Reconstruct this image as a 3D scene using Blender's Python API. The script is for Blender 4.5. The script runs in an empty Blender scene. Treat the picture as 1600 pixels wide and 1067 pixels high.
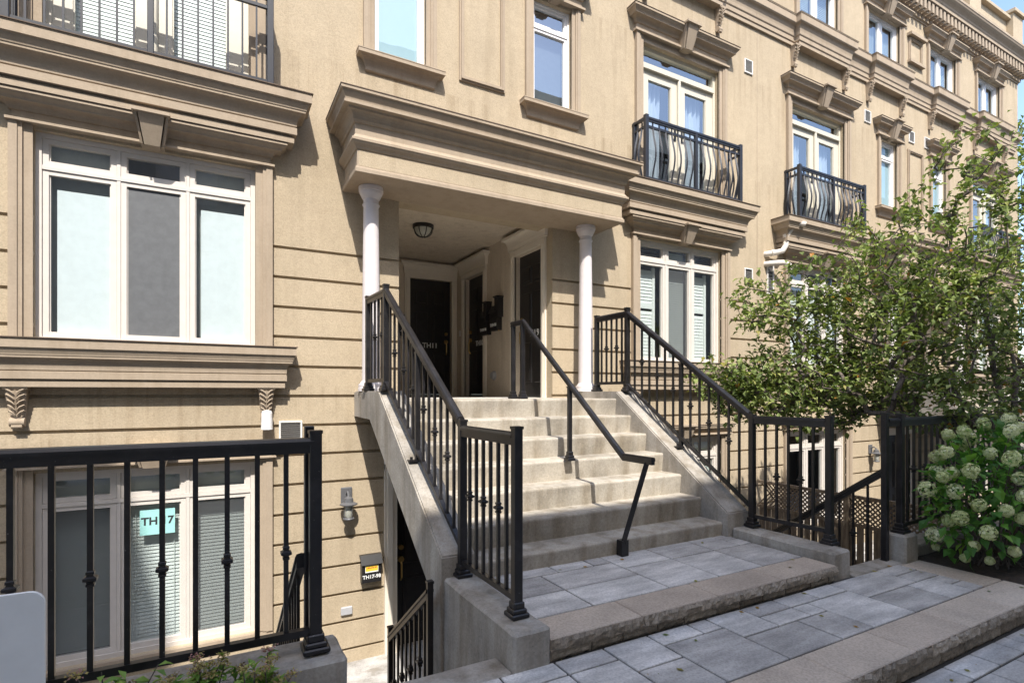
import bpy, bmesh, math, random
import numpy as np
from mathutils import Vector, Matrix, noise as mnoise
R = math.radians
SC = bpy.context.scene
COL = SC.collection
random.seed(7)

# ------------------------------------------------------------------ camera, sky, sun, exposure
cd = bpy.data.cameras.new('camera'); cam = bpy.data.objects.new('camera', cd); COL.objects.link(cam)
cd.sensor_width = 36.0; cd.lens = 850 / 1600 * 36.0
cd.shift_y = 80.5 / 1600; cd.clip_start = 0.05; cd.clip_end = 2000
cam.location = (0, 0, 0); cam.rotation_euler = (R(90), 0, R(-28.75))
SC.camera = cam
SUN = Vector((0.31, 1.0, -1.38)).normalized()          # direction the light travels
W = bpy.data.worlds.new('World'); SC.world = W; W.use_nodes = True
nt = W.node_tree; bg = nt.nodes['Background']
sky = nt.nodes.new('ShaderNodeTexSky'); sky.sky_type = 'NISHITA'; sky.sun_disc = False
sky.sun_elevation = math.asin(-SUN.z); sky.sun_rotation = math.atan2(-SUN.x, -SUN.y)
sky.air_density = 1.0; sky.dust_density = 1.6; sky.ozone_density = 1.0
nt.links.new(sky.outputs[0], bg.inputs[0]); bg.inputs[1].default_value = 0.15
sl = bpy.data.lights.new('sun', 'SUN'); sl.energy = 2.75; sl.angle = R(0.53); sl.color = (1.0, 0.955, 0.89)
so = bpy.data.objects.new('sun', sl); COL.objects.link(so)
so.rotation_euler = SUN.to_track_quat('-Z', 'Y').to_euler(); so.location = (-6, -20, 28)
SC.view_settings.view_transform = 'Standard'; SC.view_settings.look = 'None'
SC.view_settings.exposure = 1.41; SC.view_settings.gamma = 1.0

# ------------------------------------------------------------------ levels and key distances (metres; camera eye = 0)
D = 6.05            # facade plane
PZ = -0.064         # porch floor
LZ = -1.33          # landing paving
P1 = -1.45          # raised terrace
P0 = -1.60          # courtyard
BZ = -2.93          # sunken patio floor
RIS, TRD, Y0 = 0.19, 0.255, 5.04
AX = [2.9, 13.13]   # entry axes of the two modules
XEND = 18.25

# ------------------------------------------------------------------ materials
MATS = {}
def newmat(name):
    m = bpy.data.materials.new(name); m.use_nodes = True
    t = m.node_tree; b = t.nodes['Principled BSDF']; MATS[name] = m
    return m, t, b
def N(t, kind, **kw):
    n = t.nodes.new(kind)
    for k, v in kw.items():
        if isinstance(k, str) and hasattr(n, k): setattr(n, k, v)
    return n
def coord(t, scale=(1, 1, 1)):
    c = N(t, 'ShaderNodeTexCoord'); mp = N(t, 'ShaderNodeMapping'); mp.inputs['Scale'].default_value = scale
    t.links.new(c.outputs['Object'], mp.inputs[0]); return mp.outputs[0]
def tnoise(t, vec, scale, detail=4, rough=0.55):
    n = N(t, 'ShaderNodeTexNoise'); n.inputs['Scale'].default_value = scale
    n.inputs['Detail'].default_value = detail; n.inputs['Roughness'].default_value = rough
    t.links.new(vec, n.inputs['Vector']); return n.outputs['Fac']
def ramp(t, fac, stops):
    r = N(t, 'ShaderNodeValToRGB'); e = r.color_ramp.elements
    while len(e) < len(stops): e.new(0.5)
    for i, (p, c) in enumerate(stops):
        e[i].position = p; e[i].color = (c[0], c[1], c[2], 1) if len(c) == 3 else c
    t.links.new(fac, r.inputs[0]); return r.outputs[0]
def mix(t, fac, a, b, mode='MIX'):
    m = N(t, 'ShaderNodeMix'); m.data_type = 'RGBA'; m.blend_type = mode
    for s, v in ((0, fac), (6, a), (7, b)):
        if isinstance(v, (int, float)): m.inputs[s].default_value = v
        elif isinstance(v, tuple): m.inputs[s].default_value = (v[0], v[1], v[2], 1)
        else: t.links.new(v, m.inputs[s])
    return m.outputs[2]
def bump(t, b, h, strength, dist=0.01):
    n = N(t, 'ShaderNodeBump'); n.inputs['Strength'].default_value = strength; n.inputs['Distance'].default_value = dist
    t.links.new(h, n.inputs['Height']); t.links.new(n.outputs[0], b.inputs['Normal'])
def g(v): return (v, v, v)

def stucco(name, c, var=0.10, bs=0.35, fine=90, stain=0.18, gr=0.72, drips=()):
    m, t, b = newmat(name)
    v = coord(t)
    big = tnoise(t, v, 0.9, 6, 0.6); fin = tnoise(t, v, fine, 3, 0.7); med = tnoise(t, v, 9, 5, 0.65)
    vs = coord(t, (5.0, 5.0, 0.35)); strk = tnoise(t, vs, 1.6, 5, 0.6)
    base = ramp(t, big, [(0.3, tuple(x * (1 - var) for x in c)), (0.7, tuple(min(1, x * (1 + var * 0.5)) for x in c))])
    base = mix(t, 1.0, base, ramp(t, fin, [(0.25, g(gr)), (0.6, g(1.04))]), 'MULTIPLY')
    base = mix(t, 1.0, base, ramp(t, med, [(0.3, g(0.92)), (0.65, g(1.0))]), 'MULTIPLY')
    base = mix(t, 1.0, base, ramp(t, strk, [(0.28, (1 - stain, 1 - stain * 1.1, 1 - stain * 1.25)), (0.5, g(1.0))]), 'MULTIPLY')
    if drips:                 # rain-washed dirt hanging in streaks under the ledges
        sp = N(t, 'ShaderNodeSeparateXYZ'); t.links.new(v, sp.inputs[0]); tot = None
        for zl in drips:
            mr = N(t, 'ShaderNodeMapRange'); mr.inputs[1].default_value = zl - .75; mr.inputs[2].default_value = zl; t.links.new(sp.outputs['Z'], mr.inputs[0])
            lt = N(t, 'ShaderNodeMath', operation='LESS_THAN'); lt.inputs[1].default_value = zl + .02; t.links.new(sp.outputs['Z'], lt.inputs[0])
            mm = N(t, 'ShaderNodeMath', operation='MULTIPLY'); t.links.new(mr.outputs[0], mm.inputs[0]); t.links.new(lt.outputs[0], mm.inputs[1])
            if tot is None: tot = mm.outputs[0]
            else:
                ad = N(t, 'ShaderNodeMath', operation='MAXIMUM'); t.links.new(tot, ad.inputs[0]); t.links.new(mm.outputs[0], ad.inputs[1]); tot = ad.outputs[0]
        sk = tnoise(t, coord(t, (7.0, 7.0, 0.25)), 1.5, 6, 0.7); skr = ramp(t, sk, [(0.50, g(0)), (0.68, g(1))])
        fm = N(t, 'ShaderNodeMath', operation='MULTIPLY'); t.links.new(tot, fm.inputs[0]); t.links.new(skr, fm.inputs[1])
        f2 = N(t, 'ShaderNodeMath', operation='MULTIPLY'); t.links.new(fm.outputs[0], f2.inputs[0]); f2.inputs[1].default_value = .55
        base = mix(t, f2.outputs[0], base, mix(t, 1.0, base, (.60, .55, .49), 'MULTIPLY'))
    t.links.new(base, b.inputs['Base Color']); b.inputs['Roughness'].default_value = 0.92
    b.inputs['Specular IOR Level'].default_value = 0.2
    bump(t, b, fin, bs, 0.012)
    return m
stucco('stucco', (0.475, 0.388, 0.272), 0.08, 0.35, 90, 0.10, 0.76, (3.54, 6.1, 0.05, 5.2, -.42))
stucco('stucco_trim', (0.395, 0.318, 0.235), 0.06, 0.08, 60, 0.13, 0.92)
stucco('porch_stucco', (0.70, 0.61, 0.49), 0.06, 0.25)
stucco('pale_stucco', (0.52, 0.48, 0.42))
stucco('lead_cap', (0.16, 0.12, 0.09), 0.1, 0.1)

def concrete(name, c, pit=True):
    m, t, b = newmat(name)
    v = coord(t); big = tnoise(t, v, 1.7, 7, 0.65); fin = tnoise(t, v, 55, 4, 0.7)
    vs = coord(t, (4, 4, 0.5)); st = tnoise(t, vs, 1.5, 5, 0.6)
    vo = N(t, 'ShaderNodeTexVoronoi'); vo.inputs['Scale'].default_value = 34; t.links.new(v, vo.inputs['Vector'])
    base = ramp(t, big, [(0.3, tuple(x * 0.58 for x in c)), (0.5, tuple(x * 0.92 for x in c)), (0.72, tuple(min(1, x * 1.22) for x in c))])
    base = mix(t, 1.0, base, ramp(t, fin, [(0.25, g(0.76)), (0.6, g(1.04))]), 'MULTIPLY')
    base = mix(t, 1.0, base, ramp(t, st, [(0.32, (0.66, 0.62, 0.56)), (0.55, g(1.0))]), 'MULTIPLY')
    pits = ramp(t, vo.outputs['Distance'], [(0.06, g(0.45)), (0.14, g(1.0))])
    pm = tnoise(t, v, 6, 3); pm = ramp(t, pm, [(0.45, g(0)), (0.6, g(1))])
    base = mix(t, pm, base, mix(t, 1.0, base, pits, 'MULTIPLY'))
    t.links.new(base, b.inputs['Base Color']); b.inputs['Roughness'].default_value = 0.9
    b.inputs['Specular IOR Level'].default_value = 0.25
    hh = mix(t, 0.5, fin, pits); bump(t, b, hh, 0.4, 0.012)
    return m
concrete('concrete', (0.385, 0.352, 0.305))
concrete('step_concrete', (0.45, 0.405, 0.335))
concrete('porch_floor', (0.68, 0.65, 0.60))
concrete('patio_concrete', (0.50, 0.485, 0.46))

def paint(name, c, rough=0.45, var=0.04, spec=0.5, dirt=0.0, specks=None):
    m, t, b = newmat(name)
    v = coord(t); n = tnoise(t, v, 14, 4, 0.6)
    base = ramp(t, n, [(0.3, tuple(x * (1 - var - dirt) for x in c)), (0.65, c)])
    if specks:               # chips, dust and paint splashes
        sn = tnoise(t, v, 70, 3, 0.8); dn = tnoise(t, v, 5, 5, 0.7)
        base = mix(t, ramp(t, dn, [(0.5, g(0)), (0.75, g(.5))]), base, tuple(x * 2.6 + .012 for x in c))
        base = mix(t, ramp(t, sn, [(0.69, g(0)), (0.73, g(1))]), base, specks)
    t.links.new(base, b.inputs['Base Color']); b.inputs['Roughness'].default_value = rough
    b.inputs['Specular IOR Level'].default_value = spec
    f = tnoise(t, v, 160, 2); bump(t, b, f, 0.04, 0.003)
    return m
paint('window_white', (0.65, 0.60, 0.54), 0.4, 0.06)
paint('bright_white', (0.82, 0.80, 0.78), 0.4)
paint('column_white', (0.68, 0.625, 0.61), 0.5, 0.04, 0.4, 0.02)
paint('cream_paint', (0.60, 0.56, 0.46), 0.45)
paint('door_trim', (0.74, 0.67, 0.56), 0.5)
paint('black_paint', (0.026, 0.024, 0.024), 0.3, 0.25, 0.5, 0.1)
paint('railing_black', (0.014, 0.0125, 0.013), 0.36, 0.3, 0.5, 0.1, (0.24, 0.23, 0.22))
paint('balcony_black', (0.022, 0.024, 0.032), 0.4, 0.2, 0.5)
paint('mailbox_black', (0.017, 0.016, 0.017), 0.4)
paint('rubber_grey', (0.16, 0.16, 0.165), 0.55)
paint('cabinet_white', (0.80, 0.80, 0.78), 0.35, 0.07)
paint('plastic_white', (0.74, 0.72, 0.68), 0.4, 0.05)
paint('pipe_white', (0.70, 0.64, 0.56), 0.45, 0.12)
paint('steel', (0.42, 0.42, 0.43), 0.35)
paint('vent_dark', (0.09, 0.085, 0.08), 0.7)
paint('letter_white', (0.80, 0.80, 0.78), 0.5)
paint('letter_black', (0.03, 0.03, 0.035), 0.6)
paint('paper_teal', (0.34, 0.66, 0.62), 0.8)
paint('sticker_yellow', (0.80, 0.55, 0.05), 0.6)
paint('sticker_red', (0.5, 0.05, 0.03), 0.6)
paint('sticker_white', (0.8, 0.8, 0.76), 0.6)
paint('film_white', (0.72, 0.76, 0.76), 0.6, 0.08)
paint('shade_green', (0.30, 0.315, 0.30), 0.7, 0.1)
paint('screen_grey', (0.12, 0.125, 0.13), 0.6, 0.2)
paint('blind_white', (0.62, 0.65, 0.62), 0.5)
paint('shutter_white', (0.70, 0.72, 0.69), 0.45)
paint('curtain', (0.62, 0.63, 0.66), 0.9)
paint('sky_frost_blue', (0.36, 0.50, 0.56), 0.5, 0.03)  # sky reflection put into the blue of the blind behind frosted panes
paint('interior', (0.055, 0.055, 0.06), 0.9)
paint('lamp_pewter', (0.11, 0.11, 0.115), 0.45)
m, t, b = newmat('brass'); b.inputs['Base Color'].default_value = (0.62, 0.42, 0.16, 1); b.inputs['Metallic'].default_value = 1; b.inputs['Roughness'].default_value = 0.3
m, t, b = newmat('lamp_glass'); b.inputs['Base Color'].default_value = (0.42, 0.42, 0.36, 1); b.inputs['Roughness'].default_value = 0.25

def glassmat(name, tint, refl):
    m, t, b = newmat(name); t.nodes.remove(b)
    out = t.nodes['Material Output']
    tr = N(t, 'ShaderNodeBsdfTransparent'); tr.inputs[0].default_value = (*tint, 1)
    gl = N(t, 'ShaderNodeBsdfGlossy'); gl.inputs['Roughness'].default_value = 0.01; gl.inputs[0].default_value = (0.95, 0.97, 1, 1)
    lw = N(t, 'ShaderNodeLayerWeight'); lw.inputs[0].default_value = 0.5      # Schlick: same from both sides of the pane
    fr = N(t, 'ShaderNodeMath', operation='POWER'); fr.inputs[1].default_value = 5.0; t.links.new(lw.outputs['Facing'], fr.inputs[0])
    ma = N(t, 'ShaderNodeMath', operation='MULTIPLY_ADD'); ma.inputs[1].default_value = 0.9 - refl; ma.inputs[2].default_value = refl
    v = coord(t); n = tnoise(t, v, 1.3, 2); bp = N(t, 'ShaderNodeBump'); bp.inputs['Strength'].default_value = 0.05; bp.inputs['Distance'].default_value = 0.03
    t.links.new(n, bp.inputs['Height']); t.links.new(bp.outputs[0], gl.inputs['Normal'])
    ms = N(t, 'ShaderNodeMixShader')
    t.links.new(fr.outputs[0], ma.inputs[0]); t.links.new(ma.outputs[0], ms.inputs[0])
    t.links.new(tr.outputs[0], ms.inputs[1]); t.links.new(gl.outputs[0], ms.inputs[2]); t.links.new(ms.outputs[0], out.inputs[0])
    return m
glassmat('glass', (0.90, 0.94, 0.94), 0.13)
glassmat('glass_upper', (0.76, 0.84, 0.88), 0.30)
m, t, b = newmat('screen_mesh'); out = t.nodes['Material Output']; b.inputs['Base Color'].default_value = (0.10, 0.105, 0.11, 1); b.inputs['Roughness'].default_value = 0.6
tr = N(t, 'ShaderNodeBsdfTransparent'); ms = N(t, 'ShaderNodeMixShader'); ms.inputs[0].default_value = 0.42
t.links.new(b.outputs[0], ms.inputs[2]); t.links.new(tr.outputs[0], ms.inputs[1]); t.links.new(ms.outputs[0], out.inputs[0])

def toned(name, lo, mid, hi, rough=0.85, grain=(30, 0.35), streak=None, bs=0.3):
    """stone slabs: each slab has its own tone (mesh attribute), plus grain"""
    m, t, b = newmat(name)
    a = N(t, 'ShaderNodeAttribute'); a.attribute_name = 'tone'
    v = coord(t); fin = tnoise(t, v, 75, 4, 0.7); big = tnoise(t, v, 2.2, 6, 0.6)
    base = ramp(t, a.outputs['Fac'], [(0.0, lo), (0.5, mid), (1.0, hi)])
    base = mix(t, 1.0, base, ramp(t, big, [(0.3, g(0.78)), (0.65, g(1.08))]), 'MULTIPLY')
    base = mix(t, 1.0, base, ramp(t, fin, [(0.25, g(1 - grain[1])), (0.6, g(1.05))]), 'MULTIPLY')
    if streak:
        st = tnoise(t, coord(t, streak), 2.2, 6, 0.62)
        base = mix(t, 1.0, base, ramp(t, st, [(0.3, g(0.68)), (0.5, g(0.95)), (0.66, g(1.22))]), 'MULTIPLY')
    t.links.new(base, b.inputs['Base Color']); b.inputs['Roughness'].default_value = rough
    b.inputs['Specular IOR Level'].default_value = 0.3
    bump(t, b, fin, bs, 0.006); return m
toned('paver_grey', (0.41, 0.385, 0.355), (0.52, 0.49, 0.455), (0.61, 0.58, 0.54), streak=(1.2, 4.5, 1))
toned('paver_tan', (0.44, 0.36, 0.285), (0.53, 0.44, 0.35), (0.60, 0.51, 0.415))
toned('rock_face', (0.25, 0.205, 0.155), (0.34, 0.285, 0.22), (0.42, 0.355, 0.28), grain=(30, 0.5), bs=1.0)
paint('joint_sand', (0.055, 0.05, 0.045), 0.95)
m, t, b = newmat('soil'); v = coord(t); nn = tnoise(t, v, 24, 6, 0.7)
t.links.new(ramp(t, nn, [(0.3, (0.02, 0.014, 0.01)), (0.7, (0.075, 0.05, 0.035))]), b.inputs['Base Color']); bump(t, b, nn, 0.9, 0.03); b.inputs['Roughness'].default_value = 0.95
m, t, b = newmat('old_wood'); v = coord(t, (6, 6, 0.8)); nn = tnoise(t, v, 5, 6, 0.65)
t.links.new(ramp(t, nn, [(0.3, (0.09, 0.065, 0.045)), (0.7, (0.26, 0.20, 0.14))]), b.inputs['Base Color']); b.inputs['Roughness'].default_value = 0.85; bump(t, b, nn, 0.4)
m, t, b = newmat('bark'); v = coord(t, (10, 10, 2)); nn = tnoise(t, v, 6, 6, 0.7)
t.links.new(ramp(t, nn, [(0.3, (0.05, 0.038, 0.032)), (0.7, (0.19, 0.15, 0.125))]), b.inputs['Base Color']); b.inputs['Roughness'].default_value = 0.9; bump(t, b, nn, 0.6)

def leafmat(name, stops, trans=0.35, rough=0.5):
    m, t, b = newmat(name); out = t.nodes['Material Output']
    a = N(t, 'ShaderNodeAttribute'); a.attribute_name = 'tone'
    base = ramp(t, a.outputs['Fac'], stops)
    t.links.new(base, b.inputs['Base Color']); b.inputs['Roughness'].default_value = rough; b.inputs['Specular IOR Level'].default_value = 0.35
    tl = N(t, 'ShaderNodeBsdfTranslucent'); t.links.new(mix(t, 1.0, base, (1.0, 1.15, 0.55), 'MULTIPLY'), tl.inputs[0])
    ms = N(t, 'ShaderNodeMixShader'); ms.inputs[0].default_value = trans
    t.links.new(b.outputs[0], ms.inputs[1]); t.links.new(tl.outputs[0], ms.inputs[2]); t.links.new(ms.outputs[0], out.inputs[0])
    return m
leafmat('tree_leaf', [(0.0, (0.08, 0.115, 0.036)), (0.45, (0.20, 0.25, 0.075)), (0.82, (0.36, 0.40, 0.14)), (0.93, (0.26, 0.22, 0.05)), (1.0, (0.42, 0.17, 0.03))], 0.3)
leafmat('hydrangea_leaf', [(0.0, (0.04, 0.11, 0.022)), (0.6, (0.11, 0.26, 0.04)), (1.0, (0.25, 0.42, 0.07))], 0.3)
leafmat('hydrangea_bloom', [(0.0, (0.42, 0.48, 0.20)), (0.5, (0.68, 0.69, 0.38)), (1.0, (0.85, 0.82, 0.60))], 0.25, 0.8)
leafmat('shrub_leaf', [(0.0, (0.07, 0.14, 0.03)), (0.6, (0.20, 0.33, 0.06)), (1.0, (0.40, 0.48, 0.11))], 0.35)
leafmat('shrub_bloom', [(0.0, (0.13, 0.085, 0.05)), (0.6, (0.46, 0.38, 0.13)), (0.9, (0.30, 0.20, 0.11)), (1.0, (0.40, 0.20, 0.19))], 0.2, 0.8)

# ------------------------------------------------------------------ mesh collector
class MB:
    def __init__(s): s.v = []; s.f = []; s.tone = []; s.M = None; s.smooth = False
    def add(s, vs, fs, tone=0.5):
        o = len(s.v)
        if s.M is not None: vs = [tuple(s.M @ Vector(p)) for p in vs]
        s.v += [tuple(p) for p in vs]; s.f += [tuple(i + o for i in f) for f in fs]; s.tone += [tone] * len(fs)
    def box(s, x0, x1, y0, y1, z0, z1, tone=0.5):
        vs = [(x, y, z) for z in (z0, z1) for y in (y0, y1) for x in (x0, x1)]
        s.add(vs, [(0, 2, 3, 1), (4, 5, 7, 6), (0, 1, 5, 4), (2, 6, 7, 3), (0, 4, 6, 2), (1, 3, 7, 5)], tone)
    def bbox(s, x0, x1, y0, y1, z0, z1, r=0.006, tone=0.5):
        """box with all edges chamfered by r"""
        vs = []; idx = {}
        X, Y, Z = (x0, x1), (y0, y1), (z0, z1)
        for i in (0, 1):
            for j in (0, 1):
                for k in (0, 1):
                    sx, sy, sz = (1 - 2 * i) * r, (1 - 2 * j) * r, (1 - 2 * k) * r
                    for a in range(3):
                        p = [X[i] + sx, Y[j] + sy, Z[k] + sz]; p[a] = (X[i], Y[j], Z[k])[a]
                        idx[(i, j, k, a)] = len(vs); vs.append(tuple(p))
        fs = []
        for a in range(3):
            o = [q for q in range(3) if q != a]
            for e in (0, 1):
                ring = []
                for (m_, n_) in ((0, 0), (1, 0), (1, 1), (0, 1)):
                    key = [0, 0, 0]; key[a] = e; key[o[0]] = m_; key[o[1]] = n_
                    ring.append(idx[(*key, a)])
                fs.append(tuple(ring))
        for a in range(3):                       # edges along axis a
            o = [q for q in range(3) if q != a]
            for m_ in (0, 1):
                for n_ in (0, 1):
                    k0 = [0, 0, 0]; k0[o[0]] = m_; k0[o[1]] = n_; k1 = list(k0); k1[a] = 1
                    fs.append((idx[(*k0, o[0])], idx[(*k1, o[0])], idx[(*k1, o[1])], idx[(*k0, o[1])]))
        for i in (0, 1):
            for j in (0, 1):
                for k in (0, 1): fs.append(tuple(idx[(i, j, k, a)] for a in range(3)))
        s.add(vs, fs, tone)
    def bar(s, p0, p1, w, h, dz=0.0):
        """bar of width w (horizontal) and height h (vertical) from p0 to p1, ends plumb"""
        p0 = Vector(p0); p1 = Vector(p1); d = p1 - p0; n = Vector((-d.y, d.x, 0))
        if n.length < 1e-6: n = Vector((1, 0, 0))
        n.normalize(); n *= w / 2
        vs = []
        for p in (p0, p1):
            for sx, sz in ((-1, 0), (1, 0), (1, 1), (-1, 1)): vs.append(p + n * sx + Vector((0, 0, dz + sz * h)))
        s.add(vs, [(0, 3, 2, 1), (4, 5, 6, 7), (0, 1, 5, 4), (1, 2, 6, 5), (2, 3, 7, 6), (3, 0, 4, 7)])
    def tube(s, pts, rad, n=8, caps=True):
        pts = [Vector(p) for p in pts]
        if not isinstance(rad, (list, tuple)): rad = [rad] * len(pts)
        vs = []; prev = None
        for i, p in enumerate(pts):
            d = (pts[min(i + 1, len(pts) - 1)] - pts[max(i - 1, 0)])
            if d.length < 1e-9: d = Vector((0, 0, 1))
            d.normalize()
            if prev is None:
                a = Vector((1, 0, 0)) if abs(d.x) < 0.8 else Vector((0, 1, 0)); u = d.cross(a).normalized()
            else:
                u = prev - d * prev.dot(d); u = u.normalized() if u.length > 1e-6 else d.orthogonal().normalized()
            prev = u; w = d.cross(u)
            for k in range(n):
                an = 2 * math.pi * k / n; vs.append(p + (u * math.cos(an) + w * math.sin(an)) * rad[i])
        fs = []
        for i in range(len(pts) - 1):
            for k in range(n):
                a = i * n + k; b2 = i * n + (k + 1) % n; fs.append((a, b2, b2 + n, a + n))
        if caps: fs.append(tuple(range(n - 1, -1, -1))); fs.append(tuple(range((len(pts) - 1) * n, len(pts) * n)))
        s.add(vs, fs)
    def lathe(s, prof, c, n=24, rot=0.0):
        vs = []; 
        for r, z in prof:
            for k in range(n):
                a = 2 * math.pi * k / n + rot; vs.append((c[0] + r * math.cos(a), c[1] + r * math.sin(a), c[2] + z))
        fs = []
        for i in range(len(prof) - 1):
            for k in range(n):
                a = i * n + k; b2 = i * n + (k + 1) % n; fs.append((a, b2, b2 + n, a + n))
        fs.append(tuple(range(n - 1, -1, -1))); fs.append(tuple(range((len(prof) - 1) * n, len(prof) * n)))
        s.add(vs, fs)
    def cornice(s, x0, x1, yb, prof, yw=None):
        """moulding that runs along x at face yb with mitred returns to the wall yw; prof = [(outset, z)...] bottom to top"""
        yw = D if yw is None else yw
        vs = []
        for o, z in prof: vs += [(x0 - o, yw, z), (x0 - o, yb - o, z), (x1 + o, yb - o, z), (x1 + o, yw, z)]
        fs = []
        for i in range(len(prof) - 1):
            a = i * 4
            for k in range(3): fs.append((a + k, a + k + 1, a + k + 5, a + k + 4))
        fs.append((3, 2, 1, 0)); q = (len(prof) - 1) * 4; fs.append((q, q + 1, q + 2, q + 3))
        s.add(vs, fs)
    def prism(s, poly, axis, a0, a1):
        """extrude a polygon along an axis: axis 'x' poly=(y,z); 'y' poly=(x,z); 'z' poly=(x,y)"""
        def P(p, a): return (a, p[0], p[1]) if axis == 'x' else (p[0], a, p[1]) if axis == 'y' else (p[0], p[1], a)
        n = len(poly); vs = [P(p, a0) for p in poly] + [P(p, a1) for p in poly]
        fs = [tuple(range(n)), tuple(range(2 * n - 1, n - 1, -1))]
        for i in range(n): j = (i + 1) % n; fs.append((i, i + n, j + n, j))
        s.add(vs, fs)
    def quad(s, a, b, c, d, tone=0.5): s.add([a, b, c, d], [(0, 1, 2, 3)], tone)

def obj(name, mb, mat, parent=None, smooth=False, fix=True):
    me = bpy.data.meshes.new(name); me.from_pydata(mb.v, [], mb.f)
    if fix and len(mb.f) < 60000:
        bm = bmesh.new(); bm.from_mesh(me); bmesh.ops.recalc_face_normals(bm, faces=bm.faces); bm.to_mesh(me); bm.free()
    at = me.attributes.new('tone', 'FLOAT', 'FACE'); at.data.foreach_set('value', mb.tone)
    me.materials.append(MATS[mat])
    if smooth: me.polygons.foreach_set('use_smooth', [True] * len(me.polygons))
    me.update()
    o = bpy.data.objects.new(name, me); COL.objects.link(o)
    if parent is not None:
        o.parent = parent
        if parent.type == 'EMPTY': o.matrix_parent_inverse = Matrix.Translation(-parent.location)
    return o
def shade(o, ang=40):
    me = o.data; me.polygons.foreach_set('use_smooth', [True] * len(me.polygons))
    try: me.set_sharp_from_angle(angle=R(ang))
    except Exception: pass
    return o
def tag(o, label, cat, group=None, kind=None):
    if kind: o['kind'] = kind
    if label: o['label'] = label
    if cat: o['category'] = cat
    if group: o['group'] = group
    return o
def thing(name, loc, label, cat, group=None):
    o = bpy.data.objects.new(name, None); o.empty_display_size = 0.2; COL.objects.link(o); o.location = loc
    return tag(o, label, cat, group)
def struct(name, mb, mat, label=None):
    o = obj(name, mb, mat); o['kind'] = 'structure'
    tag(o, label, name.replace('_', ' ')); return o
def dup(root, loc, rz=0, sc=1, label=None, group=None):
    r = root.copy(); COL.objects.link(r); r.location = loc; r.rotation_euler = (0, 0, rz); r.scale = (sc, sc, sc)
    if label: r['label'] = label
    if group: r['group'] = group
    for ch in list(root.children):
        c = ch.copy(); COL.objects.link(c); c.parent = r
        for gch in list(ch.children):
            d = gch.copy(); COL.objects.link(d); d.parent = c
    return r
def text_mb(s, size, M, depth=0.004, bold=0.0):
    cu = bpy.data.curves.new('txt', 'FONT'); cu.body = s; cu.size = size; cu.extrude = depth; cu.offset = bold
    cu.align_x = 'CENTER'; cu.align_y = 'CENTER'; cu.resolution_u = 3
    o = bpy.data.objects.new('txt', cu); COL.objects.link(o)
    me = bpy.data.meshes.new_from_object(o.evaluated_get(bpy.context.evaluated_depsgraph_get()))
    mb = MB(); mb.M = M; mb.add([tuple(v.co) for v in me.vertices], [tuple(p.vertices) for p in me.polygons])
    bpy.data.objects.remove(o); bpy.data.curves.remove(cu); bpy.data.meshes.remove(me)
    return mb
FRONT = Matrix.Rotation(R(90), 4, 'X')                                  # text readable from -y
def at_front(x, y, z): return Matrix.Translation((x, y, z)) @ FRONT
def at_west(x, y, z): return Matrix.Translation((x, y, z)) @ Matrix.Rotation(R(-90), 4, 'Z') @ FRONT   # readable from -x

def cells(mb, us, zs, depth, place):
    """relief wall: depth(i,j) -> (d, face?) ; place(u, z, d) -> xyz"""
    nu, nz = len(us) - 1, len(zs) - 1
    dd = [[depth((us[i] + us[i + 1]) / 2, (zs[j] + zs[j + 1]) / 2) for j in range(nz)] for i in range(nu)]
    for i in range(nu):
        for j in range(nz):
            d, face = dd[i][j]
            if face: mb.quad(place(us[i], zs[j], d), place(us[i + 1], zs[j], d), place(us[i + 1], zs[j + 1], d), place(us[i], zs[j + 1], d))
            if i + 1 < nu and abs(dd[i + 1][j][0] - d) > 1e-6:
                e = dd[i + 1][j][0]; u = us[i + 1]
                mb.quad(place(u, zs[j], d), place(u, zs[j], e), place(u, zs[j + 1], e), place(u, zs[j + 1], d))
            if j + 1 < nz and abs(dd[i][j + 1][0] - d) > 1e-6:
                e = dd[i][j + 1][0]; z = zs[j + 1]
                mb.quad(place(us[i], z, d), place(us[i], z, e), place(us[i + 1], z, e), place(us[i + 1], z, d))
def uniq(a, lo, hi):
    out = []
    for x in sorted(a):
        if lo <= x <= hi and (not out or x - out[-1] > 1e-4): out.append(x)
    return out

# ================================================================== THE BUILDING
B = thing('townhouse_block', (7.0, D, BZ), 'four storey tan stucco townhouse row with cornices, balconies and columned porch', 'townhouses')
BAYS = [(AX[0] - 3.39, 'A'), (AX[0] + 3.39, 'B'), (AX[1] - 3.39, 'C'), (AX[1] + 3.39, 'D')]
NW = [(AX[0] - 1.03, 0), (AX[0] + 1.03, 1), (AX[1] - 1.03, 2), (AX[1] + 1.03, 3)]
UW = [AX[0] - 3.39, AX[0] - 1.1, AX[0] + 1.1, AX[0] + 3.39, AX[1] - 3.39, AX[1] - 1.2, AX[1] + 1.2, AX[1] + 3.45]
OPEN = []     # x0,x1,z0,z1,depth
for c, k in BAYS:
    OPEN += [(c - 0.86, c + 0.86, 0.45, 2.26, 0.15), (c - 0.86, c + 0.86, -2.41, -0.69, 0.15), (c - 0.80, c + 0.80, 2.97, 5.13, 0.17)]
for c, k in NW: OPEN.append((c - 0.30, c + 0.30, 3.74, 5.13, 0.15))
for c in UW: OPEN.append((c - 0.58, c + 0.58, 6.56, 7.62, 0.15))
for a in AX: OPEN += [(a - 1.05, a + 1.03, PZ, 2.20, 0.28), (a - 1.08, a - 0.18, BZ, -0.86, 0.20)]
GROOVES = [1.50 - 0.306 * k for k in range(15)]
def facade_depth(x, z):
    for x0, x1, z0, z1, d in OPEN:
        if x0 < x < x1 and z0 < z < z1: return (d, False)
    for gz in GROOVES:
        if abs(z - gz) < 0.015: return (0.034, True)
    return (0.0, True)
ZT = 8.75
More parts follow.
